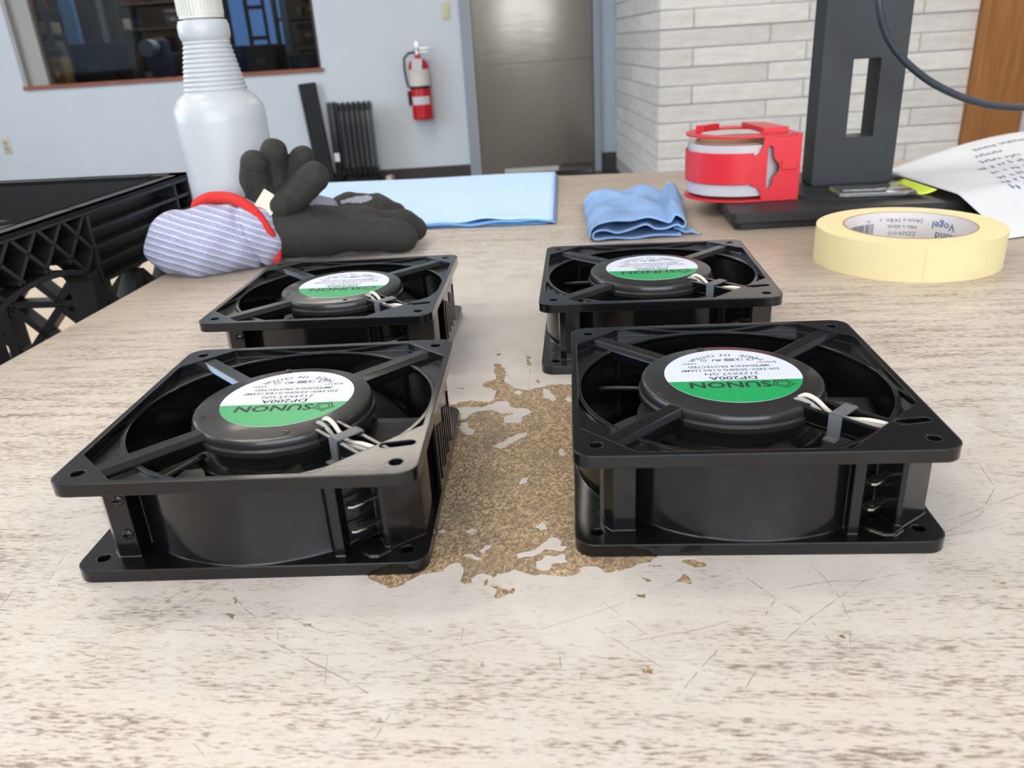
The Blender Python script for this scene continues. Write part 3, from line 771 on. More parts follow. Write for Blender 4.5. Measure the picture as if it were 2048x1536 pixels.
SCRATCH=[[(-0.1706, 0.2107), (-0.1716, 0.2211)], [(-0.1615, 0.2227), (-0.1622, 0.2283), (-0.1638, 0.2394)], [(-0.1263, 0.1947), (-0.119, 0.1957), (-0.1093, 0.1986)], [(-0.1151, 0.2015), (-0.1157, 0.2072), (-0.1125, 0.2151)], [(-0.1138, 0.2014), (-0.1114, 0.2044), (-0.1062, 0.21), (-0.1018, 0.2167)], [(-0.0975, 0.2163), (-0.094, 0.2088), (-0.0873, 0.2008), (-0.0818, 0.1962)], [(-0.0865, 0.1953), (-0.0785, 0.1881), (-0.066, 0.1792), (-0.0585, 0.174), (-0.0481, 0.1665), (-0.042, 0.1615)], [(-0.0863, 0.2056), (-0.0786, 0.2006), (-0.0711, 0.1952), (-0.0615, 0.1893)], [(-0.0403, 0.1815), (-0.0295, 0.1744), (-0.0111, 0.162)], [(-0.0482, 0.167), (-0.0393, 0.1733), (-0.0255, 0.1781), (-0.0053, 0.1819)], [(-0.0406, 0.1466), (-0.0372, 0.1556)], [(-0.0198, 0.1801), (-0.0186, 0.1891)], [(-0.0578, 0.1779), (-0.0565, 0.1672)], [(-0.0755, 0.1911), (-0.0742, 0.1867)], [(-0.0865, 0.1498), (-0.0826, 0.1457)], [(0.002, 0.1834), (0.022, 0.1903), (0.0358, 0.196), (0.0479, 0.2021)], [(0.0233, 0.1948), (0.0342, 0.1788), (0.0374, 0.1734)], [(0.0288, 0.1767), (0.0457, 0.1788), (0.059, 0.1824)], [(0.0392, 0.1752), (0.0562, 0.1773), (0.0751, 0.1803)], [(0.0668, 0.2073), (0.0719, 0.1979), (0.0756, 0.1903), (0.0815, 0.1819), (0.0854, 0.1681)], [(0.0718, 0.1728), (0.0831, 0.1822), (0.0942, 0.1896), (0.1082, 0.1991), (0.1146, 0.203)], [(0.0913, 0.2084), (0.0934, 0.1994), (0.0942, 0.1896), (0.0931, 0.1791), (0.089, 0.1697)], [(0.0762, 0.1944), (0.0844, 0.196), (0.095, 0.1974), (0.1039, 0.1965), (0.1174, 0.1988)], [(0.0113, 0.1588), (0.0141, 0.1649)], [(0.0402, 0.1577), (0.0466, 0.1648), (0.0538, 0.1724)], [(0.1264, 0.1859), (0.1275, 0.178)], [(0.0086, 0.1658), (0.0085, 0.172)], [(0.0684, 0.182), (0.0746, 0.1898)], [(0.0196, 0.1833), (0.0359, 0.1658)], [(0.0503, 0.1536), (0.0592, 0.1529)], [(0.0566, 0.1572), (0.0609, 0.1627)], [(0.1286, 0.2088), (0.1292, 0.1933)], [(0.1383, 0.2161), (0.1532, 0.2189), (0.1722, 0.2258)], [(0.1414, 0.2187), (0.1581, 0.2274), (0.173, 0.244), (0.1767, 0.2602)], [(0.1467, 0.2256), (0.1808, 0.2395)], [(0.1507, 0.2432), (0.1633, 0.2366)], [(0.193, 0.2923), (0.1977, 0.2824), (0.2042, 0.2771)], [(0.169, 0.3605), (0.1934, 0.3346), (0.2262, 0.3126)], [(0.0084, 0.4121), (0.0105, 0.3926), (0.008, 0.3589)], [(-0.0024, 0.382), (0.001, 0.3669)], [(-0.01, 0.4125), (-0.0059, 0.4161)]]

def jag(poly, seg=.0016, amp=.0007, seed=0):
    out = []
    n = len(poly)
    rn = random.Random(seed)
    for i in range(n):
        a = Vector(poly[i]); b_ = Vector(poly[(i + 1) % n])
        k = max(1, int((b_ - a).length / seg))
        for q in range(k):
            p = a.lerp(b_, q / k)
            out.append((p.x + rn.uniform(-amp, amp), p.y + rn.uniform(-amp, amp)))
    return out
ud = Vector((math.cos(TYAW), math.sin(TYAW))); vd = Vector((-math.sin(TYAW), math.cos(TYAW)))
TBL = Vector((-.229, 1.056))
def tpt(u, v): return TBL + ud * u - vd * v          # from the far left corner: u to the right, v towards the camera
corners = [tuple(tpt(u, v)) for u, v in ((0, 0), (1.6, 0), (1.6, 1.45), (0, 1.45))]
table = thing('work_table', (0, 0, 0), 'worn laminate work table with a bare chipboard patch in the middle', 'table')
oj = jag(WEAR_OUT, seed=1)
ij = [jag(p, .0012, .0005, 2 + i) for i, p in enumerate(WEAR_ISL)]
cj = [jag(p, .001, .0004, 40 + i) for i, p in enumerate(WEAR_CHIP)]
def lam_h(x, y):
    p = (x, y)
    if inpoly(p, oj):
        return TABLE if any(inpoly(p, q) for q in ij) else None
    if any(inpoly(p, q) for q in cj): return None
    return TABLE
k = MB()
relief(k, [corners, oj] + ij + cj, lam_h, TABLE - .0003)
k.build('laminate_sheet', M_LAM, table)
MT = Matrix.Translation((TBL.x, TBL.y, 0)) @ Matrix.Rotation(TYAW, 4, 'Z')
MB().box(0, 1.6, -1.45, 0, TABLE - .028, TABLE - .0003, M=MT).build('chipboard_core', M_CHIP, table)
M_EDGE = mat('table_edge_band', (150, 136, 122), 0.5, var=0.1, vscale=60, stretch=(1, 1, 6))
for nm, a in (('edge_band', (-.0012, 0, -1.45, 0)), ('edge_band', (1.6, 1.6012, -1.45, 0)), ('edge_band', (0, 1.6, 0, .0012)), ('edge_band', (0, 1.6, -1.4512, -1.45))):
    MB().box(*a, TABLE - .028, TABLE - .0002, M=MT).build(nm, M_EDGE, table)
for u in (.06, 1.54):
    for v in (-.06, -1.39):
        MB().rbox(u - .025, u + .025, v - .025, v + .025, 0, TABLE - .028, .003, M=MT).build('leg', M_BLACKM, table)
# scratches: shallow scored lines
k = MB()
for i, ln in enumerate(SCRATCH):
    pts = [Vector(p) for p in ln]; rn = random.Random(i)
    fine = []
    for a, b_ in zip(pts[:-1], pts[1:]):
        q = max(2, int((b_ - a).length / .002))
        fine += [a.lerp(b_, j / q) + Vector((rn.uniform(-.00015, .00015), rn.uniform(-.00015, .00015))) for j in range(q)]
    fine.append(pts[-1])
    wd = rn.uniform(.00008, .00018)
    for j in range(len(fine) - 1):
        if rn.random() < .22: continue
        a, b_ = fine[j], fine[j + 1]
        nrm_ = Vector((-(b_ - a).y, (b_ - a).x)).normalized() * wd * rn.uniform(.5, 1.2)
        k.add([(a.x + nrm_.x, a.y + nrm_.y, TABLE + .00004), (a.x - nrm_.x, a.y - nrm_.y, TABLE + .00004), (b_.x - nrm_.x, b_.y - nrm_.y, TABLE + .00004), (b_.x + nrm_.x, b_.y + nrm_.y, TABLE + .00004)], [(0, 1, 2, 3)])
o = k.build('scratch_marks', mat('scratch_dirt', (146, 130, 118), .7), table); o['kind'] = 'stuff'

# lower side table that carries the crate
st = thing('side_table', (-.95, 1.05, 0), 'low beige side table under the black crate', 'table', rz=TYAW)
MB().box(-.75, .60, -1.0, .95, .53, .558).build('table_top', mat('beige_laminate', (188, 172, 154), .5, var=.06, vscale=14, stretch=(1, 8, 1)), st)
for x in (-.7, .55):
    for y in (-.95, .9):
        MB().rbox(x - .025, x + .025, y - .025, y + .025, 0, .53, .003).build('leg', M_BLACKM, st)

# ---------------------------------------------------------------- axial fans (millimetres, scaled by S)
S = Matrix.Scale(.001, 4)
fan = thing('axial_fan', (0, 0, TABLE), 'x', 'fan')
def rot2(p, a):
    c, s = math.cos(a), math.sin(a); return (p[0] * c - p[1] * s, p[0] * s + p[1] * c)
fr = MB()
outer = roundrect(-60, 60, -60, 60, 6.5, 7)
inner = roundrect(-57.6, 57.6, -57.6, 57.6, 6, 6)
bore = circle(0, 0, 56.6, 96); bead = circle(0, 0, 58.4, 96)
holes = [circle(sx * 52.5, sy * 52.5, 2.25, 16) for sx in (-1, 1) for sy in (-1, 1)]
# corner pads: cut the pocket off along the diagonal
def pad(sx, sy, d):
    return [(sx * 60.5, sy * (d - 60.5)), (sx * 60.5, sy * 60.5), (sx * (d - 60.5), sy * 60.5)]
pads = [pad(-1, -1, 97), pad(-1, 1, 97), pad(1, 1, 97), pad(1, -1, 84)]
slot = [rot2(p, R(10)) for p in roundrect(-6, 6, -1.9, 1.9, 1.85, 4)]
slot = [(x + 51.0, y - 40.0) for x, y in slot]
def in_c(x, y, r): return x * x + y * y < r * r
def top_h(x, y):
    if not inpoly((x, y), outer): return None
    for h_ in holes:
        if inpoly((x, y), h_): return None
    if inpoly((x, y), bore): return None
    if inpoly((x, y), slot): return None
    if any(inpoly((x, y), p) for p in pads): return 38.0
    if not inpoly((x, y), inner): return 38.0
    if inpoly((x, y), bead): return 35.3
    return 34.2
relief(fr, [outer, inner, bore, bead] + holes + pads + [slot], top_h, 33.4)
def bot_h(x, y):
    if not inpoly((x, y), outer): return None
    for h_ in holes:
        if inpoly((x, y), h_): return None
    return None if inpoly((x, y), bore) else 4.6
relief(fr, [outer, bore] + holes, bot_h, 0.0)
fr.lathe([(59.4, 4.0), (59.0, 5.5), (58.9, 33.6)], 96)                 # tube, outer skin
fr.lathe([(56.6, 34.2), (56.6, 0.0)], 96)                               # tube, bore
def corner_post(sx, sy):
    p = [(39.5, 43), (39.5, 52), (47, 52), (50, 48.5), (51, 39.5), (43, 39.5)]
    return [(sx * x, sy * y) for x, y in p] + [(sx * 39, sy * 39)]
for sx, sy in ((-1, -1), (-1, 1), (1, 1)):
    fr.prism(corner_post(sx, sy), 4.0, 33.8)
fr.prism([(40, -40), (45, -52), (46.5, -52.2), (57.6, -43.6), (58.2, -42), (58.2, -28), (46, -33)], 4.0, 33.8)   # terminal block
fr.prism([(28.8, -50.5), (28.8, -55.6), (32.2, -55.6), (32.2, -49)], 4.0, 33.8)                       # guide rib
fr.prism([(33, -48), (33, -50.5), (40.5, -56.6), (43.5, -56.6), (47.2, -53.4), (46, -46)], 4.0, 5.4)                # raised foot of the terminal bay
frame = fr.build('frame', M_FAN, fan, 30, M=S)
# flat rating panel on the side with ridges
k = MB().box(58.6, 60.0, -16, 24, 4.6, 33.4)
k.build('side_panel', M_FAN, fan, M=S)
for j in range(7):
    y = -12 + j * 5.2
    MB().box(60.0, 60.5, y, y + 1.7, 8 + (j % 2) * 2, 30 - (j % 3) * 2).build('ridge', M_FAN, fan, M=S)
# struts
def strut(ang, name='strut'):
    prof = [(-4.2, 31.2), (4.2, 31.2), (4.0, 35.4), (2.6, 37.3), (-2.6, 37.3), (-4.0, 35.4)]
    r_a, r_b = 30.0, 69.5
    k_ = MB(); n = len(prof)
    vs = []
    for r_ in (r_a, r_b):
        for (tv, z) in prof:
            x, y = rot2((r_, tv), ang); vs.append((x, y, z))
    k_.add(vs, [tuple(range(n))[::-1], tuple(range(n, 2 * n))] + [(i, (i + 1) % n, n + (i + 1) % n, n + i) for i in range(n)])
    return k_.build(name, M_FAN, fan, M=S)
for a in (135, 225, 45): strut(R(a))
A4 = R(-45)
k = MB()
for t0, t1, z1 in ((-5.0, -3.6, 37.6), (3.6, 5.0, 37.6), (-5.0, 5.0, 32.2)):
    k.prism([rot2(p, A4) for p in ((29, t0), (66, t0), (66, t1), (29, t1))], 31.0, z1)
k.build('wire_channel', M_FAN, fan, M=S)
# hub cover
k = MB().lathe([(0, 37.8), (31.8, 37.8), (33.1, 37.3), (33.7, 36.3), (33.7, 33.9), (34.4, 33.4), (34.4, 31.2), (31.5, 30.2), (0, 30.2)], 96)
hub = k.build('hub_cover', M_FANHUB, fan, 35, M=S)
for a, r_ in ((103, 30.6), (-72, 29.4), (205, 30.0)):
    x, y = rot2((r_, 0), R(a))
    MB().lathe([(1.5, 37.82), (1.3, 38.15), (.7, 38.1), (.5, 37.85), (0, 37.85)], 12, M=Matrix.Translation((x, y, 0))).build('rivet', M_FAN, hub, 40, M=S)
k = MB().prism([rot2(p, A4) for p in roundrect(26.0, 34.0, -3.5, 3.5, 2.5, 4)], 37.0, 37.9)
k.build('wire_opening', M_BLACKM, hub, M=S)
# rotor and blades
rotor = MB().lathe([(29.5, 30.5), (29.5, 23.0), (34.6, 22.6), (35.0, 21.8), (34.4, 21.2), (33.6, 21.0), (33.2, 5.0), (31, 3.5), (0, 3.5)], 96).build('rotor', M_FANHUB, fan, 35, M=S)
for b_ in range(5):
    a0 = R(-52 + 72 * b_)
    def blade(u, v, off=0.0):
        r_ = 32.5 + (55.2 - 32.5) * v
        aa = a0 + R(58) * u * (1.0 - .12 * v) + R(10) * v
        z = 5.5 + 21.0 * u ** .9 + 2.5 * math.sin(math.pi * u) * (1 - v) - 3.0 * v * u + off
        return (r_ * math.cos(aa), r_ * math.sin(aa), z)
    o = MB().grid(blade, 14, 8).build('blade', M_BLADE, rotor, 60, M=S)
    solidify(o, .0014)
# label
zl = 37.82
k = MB()
R_L, cut = 25.4, 6.0
ths = math.asin(cut / R_L)
def lab(u, v, z=0.0): return (1.0 - u, 2.6 - v, zl + z)          # reads from the far side
arc_t = [(R_L * math.cos(ths + (math.pi - 2 * ths) * i / 40), R_L * math.sin(ths + (math.pi - 2 * ths) * i / 40)) for i in range(41)]
arc_b = [(R_L * math.cos(math.pi - ths + (math.pi + 2 * ths) * i / 56), R_L * math.sin(math.pi - ths + (math.pi + 2 * ths) * i / 56)) for i in range(57)]
def slab(poly, mi):
    n = len(poly)
    k.add([lab(u, v, .12) for u, v in poly], [tuple(range(n))], mi)
slab(arc_t, 1); slab(arc_b, 0)
rim = circle(0, 0, R_L, 96)
k.add([lab(u, v, 0) for u, v in rim] + [lab(u, v, .12) for u, v in rim], [(i, (i + 1) % 96, 96 + (i + 1) % 96, 96 + i) for i in range(96)], 0)
label = k.build('label', [M_LABELW, M_LABELG], fan, M=S)
k = MB()
def at_(u0, v0):
    return lambda x, y: lab(u0 + x, v0 + y, .16)
put_text(k, 'SUNON', 7.2, at_(2.6, 9.7), bold=.022, sx=1.18)
put_text(k, 'DP200A', 4.3, at_(0.2, 3.6), bold=.012, sx=1.22)
put_text(k, '2123XST.GN', 3.3, at_(0.2, -.4), sx=1.12)
put_text(k, '220-240V~50/60Hz 0.14/0.12AMP', 2.75, at_(0, -4.2), bold=.008, sx=.98)
put_text(k, 'IMPEDANCE PROTECTED', 2.75, at_(0, -7.8), bold=.008, sx=1.0)
put_text(k, 'B08A5V', 2.0, at_(-15.2, -11.2), sx=1.15)
put_text(k, 'KEEN', 2.0, at_(14.6, -11.2), sx=1.15)
put_text(k, 'CE', 3.0, at_(-9.6, -14.4), sx=.95)
def rectline(u0, u1, v0, v1, w_=.22):
    for a, b_, c, d in ((u0, u1, v0, v0 + w_), (u0, u1, v1 - w_, v1), (u0, u0 + w_, v0, v1), (u1 - w_, u1, v0, v1)):
        k.add([lab(a, c, .16), lab(b_, c, .16), lab(b_, d, .16), lab(a, d, .16)], [(0, 1, 2, 3)])
rectline(-6.6, -3.0, -15.6, -13.3); rectline(-3.0, .4, -15.6, -13.3)
for j in range(4):
    v0 = -15.3 + j * .5
    k.add([lab(-2.6, v0, .16), lab(.1, v0, .16), lab(.1, v0 + .25, .16), lab(-2.6, v0 + .25, .16)], [(0, 1, 2, 3)])
k.add([lab(-5.6, -15.0, .16), lab(-4.0, -15.0, .16), lab(-4.8, -13.9, .16)], [(0, 1, 2)])
put_text(k, 'UR', 2.9, lambda x, y: lab(3.4 - x, -14.4 + y, .16), bold=.02)
def ring(cu_, cv, ra, rb, n=24, a0=0, a1=360, st_=1):
    vs = []
    for i in range(n + 1):
        a = R(a0 + (a1 - a0) * i / n)
        vs += [lab(cu_ + ra * math.cos(a), cv + ra * math.sin(a), .16), lab(cu_ + rb * math.cos(a), cv + rb * math.sin(a), .16)]
    k.add(vs, [(2 * i, 2 * i + 1, 2 * i + 3, 2 * i + 2) for i in range(n)])
ring(8.6, -14.4, 1.35, 1.1); put_text(k, 'SP', 1.5, at_(8.6, -14.4))
txt = 'MADE IN CHINA'; span = 92
for j, ch in enumerate(txt):
    if ch == ' ': continue
    a = R(-90 - span / 2 + span * (j + .5) / len(txt)); r_ = 19.6
    v2, f2 = text_geo(ch, 3.3)
    ca, sa = math.cos(a + math.pi / 2), math.sin(a + math.pi / 2)
    k.add([lab(r_ * math.cos(a) + x * 1.15 * ca - y * sa, r_ * math.sin(a) + x * 1.15 * sa + y * ca, .16) for x, y in v2], f2)
# the emblem: an interlaced five-sided ring
def pent(rad, a_off): return [(-16.6 + rad * math.cos(R(a_off + 72 * i)), 9.8 + rad * .92 * math.sin(R(a_off + 72 * i))) for i in range(5)]
for rad, off in ((3.9, 90), (2.5, 90)):
    P_ = pent(rad, off)
    for i in range(5):
        a, b_ = Vector(P_[i]), Vector(P_[(i + 1) % 5])
        d_ = (b_ - a).normalized(); nn = Vector((-d_.y, d_.x)) * .24
        b2 = b_ + d_ * (.9 if rad > 3 else 0)
        k.add([lab(*(a + nn), .16), lab(*(a - nn), .16), lab(*(b2 - nn), .16), lab(*(b2 + nn), .16)], [(0, 1, 2, 3)])
k.build('label_print', M_INK, label, M=S)
# wires, clip, terminals, screws
def dg(r_, tv, z): x, y = rot2((r_, tv), A4); return (x, y, z)
def smooth_path(pts, n=6):
    pts = [Vector(p) for p in pts]; out = []
    for i in range(len(pts) - 1):
        p0 = pts[max(i - 1, 0)]; p1 = pts[i]; p2 = pts[i + 1]; p3 = pts[min(i + 2, len(pts) - 1)]
        for j in range(n):
            t_ = j / n
            out.append(0.5 * ((2 * p1) + (p2 - p0) * t_ + (2 * p0 - 5 * p1 + 4 * p2 - p3) * t_ ** 2 + (3 * p1 - p0 - 3 * p2 + p3) * t_ ** 3))
    out.append(pts[-1]); return out
MB().tube(smooth_path([dg(27.5, 1.0, 37.2), dg(30, 1.4, 38.9), dg(34, 1.5, 38.2), dg(40, 1.2, 35.0), dg(46, 1.0, 35.0), dg(53, 1.2, 36.6), dg(58, 2.2, 36.6), dg(61, 4.6, 35.0)]), .88, 10).build('lead_wire', M_WIRE, fan, 60, M=S)
MB().tube(smooth_path([dg(27.5, -1.4, 37.2), dg(30, -1.4, 38.2), dg(34, -1.2, 37.2), dg(40, -1.3, 34.4), dg(46, -1.3, 34.6), dg(53, -1.0, 36.0), dg(59, .4, 36.0), dg(62.5, 3.2, 34.4)]), .88, 10).build('lead_wire', M_WIREG, fan, 60, M=S)
k = MB()
for t0, t1, z0, z1 in ((-5.6, 5.6, 37.8, 38.4), (-5.7, -5.1, 29.5, 38.4), (5.1, 5.7, 31.0, 38.4)):
    k.prism([rot2(p, A4) for p in ((42.5, t0), (47.0, t0), (47.0, t1), (42.5, t1))], z0, z1)
k.prism([rot2(p, A4) for p in ((42.5, -8.2), (47.0, -8.2), (47.0, -5.2), (42.5, -5.2))], 29.3, 29.9)
k.build('wire_clip', M_CLIP, fan, M=S)
for z in (12.5, 22.0):
    k = MB()
    d_ = Vector((-.80, -.60)); n_ = Vector((.60, -.80))
    base = Vector((42.6, -47.0))
    def tp(a, b_): return tuple(base + d_ * a + n_ * b_)
    k.prism([tp(-3, -1.2), tp(4.0, -1.2), tp(5.0, -2.0), tp(9.0, -2.0), tp(10.2, -1.0), tp(10.2, 1.0), tp(9.0, 2.0), tp(5.0, 2.0), tp(4.0, 1.2), tp(-3, 1.2)], z, z + .8)
    k.lathe([(.5, z + .81), (.9, z + .95), (1.1, z + .81)], 10, M=Matrix.Translation((*tp(7.2, 0), 0)))
    k.build('spade_terminal', M_STEEL, fan, 40, M=S)
def screw(x, z, m_):
    Mx = Matrix.Translation((x, -52, z)) @ Matrix.Rotation(R(90), 4, 'X')
    MB().lathe([(0, .9), (1.0, .9), (1.9, .5), (2.0, 0)], 16, M=Mx).box(-1.5, 1.5, -.25, .25, .7, 1.0, M=Mx).build('screw', m_, fan, 40, M=S)
screw(-42.0, 27.0, M_FAN); screw(-42.0, 13.5, M_FAN)

FANS = [((.0827, .2726), -5.2, 'black square axial fan, right one of the two nearest fans', 1),
        ((-.0880, .2777), -3.3, 'black square axial fan, left one of the two nearest fans', 0),
        ((.0814, .4296), -5.9, 'black square axial fan directly in front of the crumpled blue rag', 1),
        ((-.0930, .4352), -4.5, 'black square axial fan directly in front of the work gloves', 0)]
drop = []
for i, ((x, y), yaw, lb, flag) in enumerate(FANS):
    o = fan if i == 0 else copy_tree(fan)
    o.location = (x, y, TABLE); o.rotation_euler = (0, 0, R(yaw))
    if flag:
        for ch in list(o.children):
            if ch.name.startswith('screw'): drop.append(ch)
    tag(o, lb, 'fan', 'square axial fans on the worn table')
for ch in drop: bpy.data.objects.remove(ch)       # the two right-hand fans show no screws on the corner post
# ---------------------------------------------------------------- spray bottle
t = thing('plastic_bottle', (-.236, .722, TABLE), 'translucent white plastic bottle with ribbed neck behind the gloves', 'bottle')
prof = [(0, .001), (.030, 0), (.035, .004), (.0362, .02), (.0372, .08), (.0378, .112), (.0372, .122), (.033, .1295), (.0285, .133)]
z, r_ = .134, .0268
for i in range(11):
    prof += [(r_, z), (r_ - .0012, z + .0016), (r_ - .0004, z + .0032)]
    z += .0036; r_ -= .00072
prof += [(.0186, .1745), (.0196, .1760), (.0206, .1790), (.0206, .186), (.0192, .190), (.0150, .1905), (.0150, .192)]
MB().lathe(prof, 64).build('bottle_body', M_HDPE, t, 50)
k = MB().lathe([(.0150, .1912), (.0178, .1915), (.0178, .1925), (.0172, .216), (.0160, .2175), (0, .2175)], 48)
cap = k.build('screw_cap', M_CAP, t, 40)
k = MB()
for i in range(40):
    a = 2 * math.pi * i / 40
    k.box(.0170, .0183, -.0007, .0007, .194, .214, M=Matrix.Rotation(a, 4, 'Z'))
k.build('cap_grip_ribs', M_CAP, cap)

# ---------------------------------------------------------------- black crate beside the table
CY = R(-6.8)
crate = thing('milk_crate', (-.305, .802, .56), 'black plastic crate with lattice sides beside the left table edge', 'crate', rz=CY)
CW, CD, CH = .33, .48, .28           # origin: far right top corner (local x to the left is negative)
def side(name, length, MM, hole0, hole1, coarse=False, low=.0, ribsec=.17):
    """one side wall in its own plane: s along the wall, d outwards, z up"""
    q = MB()
    def bx(s0, s1, d0, d1, z0, z1): q.box(s0, s1, d0, d1, z0, z1, M=MM)
    def bar(a, b_, w_, d0, d1):
        a = Vector(a); b_ = Vector(b_); n_ = Vector((-(b_ - a).y, (b_ - a).x)).normalized() * w_ / 2
        pr = [a + n_, a - n_, b_ - n_, b_ + n_]
        q.prism([tuple(p) for p in pr], 0, 1, M=MM @ Matrix(((1, 0, 0, 0), (0, 0, d1 - d0, d0), (0, 1, 0, 0), (0, 0, 0, 1))))
    bx(0, length, -.004, .004, CH - .005, CH)                     # rim
    bx(0, length, -.016, .004, CH - .003, CH)
    zb = CH - .060
    bx(0, hole0 - .012, -.016, -.013, zb, CH); bx(hole1 + .012, length, -.016, -.013, zb, CH)
    bx(hole0 - .012, hole1 + .012, -.016, -.013, CH - .036, CH)
    for s0, s1 in ((0, hole0 - .018), (hole1 + .018, length)):
        for j in range(5):
            zz = zb + j * .0135
            bx(s0, s1, -.013, .003, zz, zz + .0028)
        for s in ((s0 + .036,) if s0 == 0 else (s1 - .036,)):
            bx(s - .0015, s + .0015, -.013, .003, zb, CH)
    # diagonal cells above the hand hole
    s0, s1 = hole0 - .018, hole1 + .018
    def ztop(s): return CH - .004
    def zbot(s):
        mid = (s0 + s1) / 2; e = abs(s - mid) / ((s1 - s0) / 2)
        return CH - .036 - (.010 if e > .55 else 0) - .012 * max(0, e - .55)
    n = 9
    for sg in (1, -1):
        for j in range(-4, 12):
            c0 = s0 + j * .029
            pts = []
            for m_ in range(41):
                s = c0 + sg * 0 + m_ * .0016 * 1.0
                zz = (CH - .064 + m_ * .0016) if sg > 0 else (CH - m_ * .0016)
                if s0 <= s <= s1 and zbot(s) <= zz <= ztop(s): pts.append((s, zz))
            if len(pts) > 3: bar(pts[0], pts[-1], .0030, -.013, .003)
    bx(s0 - .0015, s0 + .0015, -.013, .003, zb, CH); bx(s1 - .0015, s1 + .0015, -.013, .003, zb, CH)
    # arch round the hand hole
    mid = (s0 + s1) / 2
    arch = []
    for m_ in range(13):
        a = math.pi * m_ / 12
        arch.append((mid - (hole1 - hole0) / 2 * math.cos(a) ** 1, CH - .052 + .014 * math.sin(a)))
    for a, b_ in zip(arch[:-1], arch[1:]): bar(a, b_, .004, -.016, .003)
    # lower lattice
    for s in (0.006, length - .006): bx(s - .006, s + .006, -.016, .004, 0, CH)
    for s in (hole0 - .006, hole1 + .006): bx(s - .006, s + .006, -.016, .004, 0.0, zb + .012)
    bx(0, length, -.016, .004, 0, .014)
    bx(0, length, -.014, .002, .150, .157)
    st_ = .0585
    z1_ = zb
    def clipbar(a, b_):
        a = Vector(a); b_ = Vector(b_)
        if low and (min(a.x, b_.x) > hole0 and max(a.x, b_.x) < hole1): return
        bar(a, b_, .008, -.014, .002)
    nn = int(length / st_ + .5); ds = length / nn
    for j in range(nn):
        for zz0, zz1 in ((.094, .150), (.157, .213), (.014, .09)):
            if low and hole0 - .01 < (j + .5) * ds < hole1 + .01 and zz1 > .09: continue
            clipbar((j * ds, zz0), ((j + 1) * ds, zz1)); clipbar((j * ds, zz1), ((j + 1) * ds, zz0))
    bx(0, length, -.014, .002, .088, .095)
    return q.build(name, M_CRATE, crate)
# local frame of a side: columns = direction of s, outward d, z
def frm(o_, s_, d_):
    m_ = Matrix.Identity(4)
    m_.col[0] = Vector((*s_, 0, 0)); m_.col[1] = Vector((*d_, 0, 0)); m_.col[2] = Vector((0, 0, 1, 0)); m_.col[3] = Vector((*o_, 0, 1))
    return m_
side('side_panel', CD, frm((0, 0), (0, -1), (1, 0)), .195, .30, low=True)
side('side_panel', CD, frm((-CW, 0), (0, -1), (-1, 0)), .195, .30)
side('side_panel', CW, frm((0, 0), (-1, 0), (0, 1)), .125, .225)
side('side_panel', CW, frm((0, -CD), (-1, 0), (0, -1)), .125, .225)
k = MB()
for j in range(-9, 10):
    c = j * .055
    for sg in (1, -1):
        pts = []
        for m_ in range(200):
            x = -CW + CW * m_ / 199; y = -CD / 2 + sg * (x + CW / 2) + c
            if -CD <= y <= 0: pts.append(Vector((x, y)))
        if len(pts) > 5:
            a, b_ = pts[0], pts[-1]; n_ = Vector((-(b_ - a).y, (b_ - a).x)).normalized() * .004
            k.prism([tuple(a + n_), tuple(a - n_), tuple(b_ - n_), tuple(b_ + n_)], .004, .014)
k.build('base_grid', M_CRATE, crate)

# ---------------------------------------------------------------- work gloves (rolled up as a pair)
def seg_d(c, a, b_):
    a = np.array(a); b_ = np.array(b_); t_ = np.clip((c - a) @ (b_ - a) / ((b_ - a) @ (b_ - a)), 0, 1)
    return np.linalg.norm(c - a - t_ * (b_ - a))
def glove(name, label, cones, lo, hi, blend, knit_fn):
    def f(P):
        d = None
        for c in cones:
            e = sd_cone(P, *c[:4])
            kk = c[4] if len(c) > 4 else blend
            d = e if d is None else smin(d, e, kk)
        return d + .0005 * np.sin(P[..., 0] * 420) * np.sin(P[..., 1] * 390 + 1) * np.sin(P[..., 2] * 410)
    V, F = surface_net(f, lo, hi, .0020)
    V[:, 2] = np.maximum(V[:, 2], TABLE + .0003)
    t_ = thing(name, (float(V[:, 0].mean()), float(V[:, 1].mean()), TABLE), label, 'glove')
    off = np.array(t_.location)
    k_ = MB(); k_.v = [tuple(v - off) for v in V]; k_.f = F
    cen = np.array([V[list(q)].mean(0) for q in F])
    k_.m = [1 if knit_fn(c) else 0 for c in cen]
    k_.build('hand', [M_GLOVEB, M_GREYKNIT], t_, 180)
    return t_
# lying glove: palm and fingers point to the right
g1 = glove('work_glove', 'black coated glove lying flat with a rolled pale striped cuff and red hem', [
    ((-.205, .655, .806), (-.150, .662, .803), .022, .021),
    ((-.150, .672, .802), (-.118, .678, .800), .019, .019),
    ((-.140, .660, .801), (-.092, .664, .795), .0155, .0130), ((-.092, .664, .795), (-.083, .664, .7925), .0130, .0115),
    ((-.135, .682, .803), (-.086, .694, .798), .013, .0115), ((-.086, .694, .798), (-.077, .698, .792), .0115, .0105),
    ((-.150, .695, .805), (-.108, .712, .809), .012, .0105), ((-.108, .712, .809), (-.094, .716, .804), .0105, .009),
    ((-.172, .690, .804), (-.135, .712, .815), .011, .0095), ((-.135, .712, .815), (-.112, .718, .813), .0095, .0088),
], (-.24, .62, .77), (-.055, .75, .85), .006,
    lambda c: seg_d(c, (-.138, .7025, .816), (-.118, .708, .818)) < .0052 )
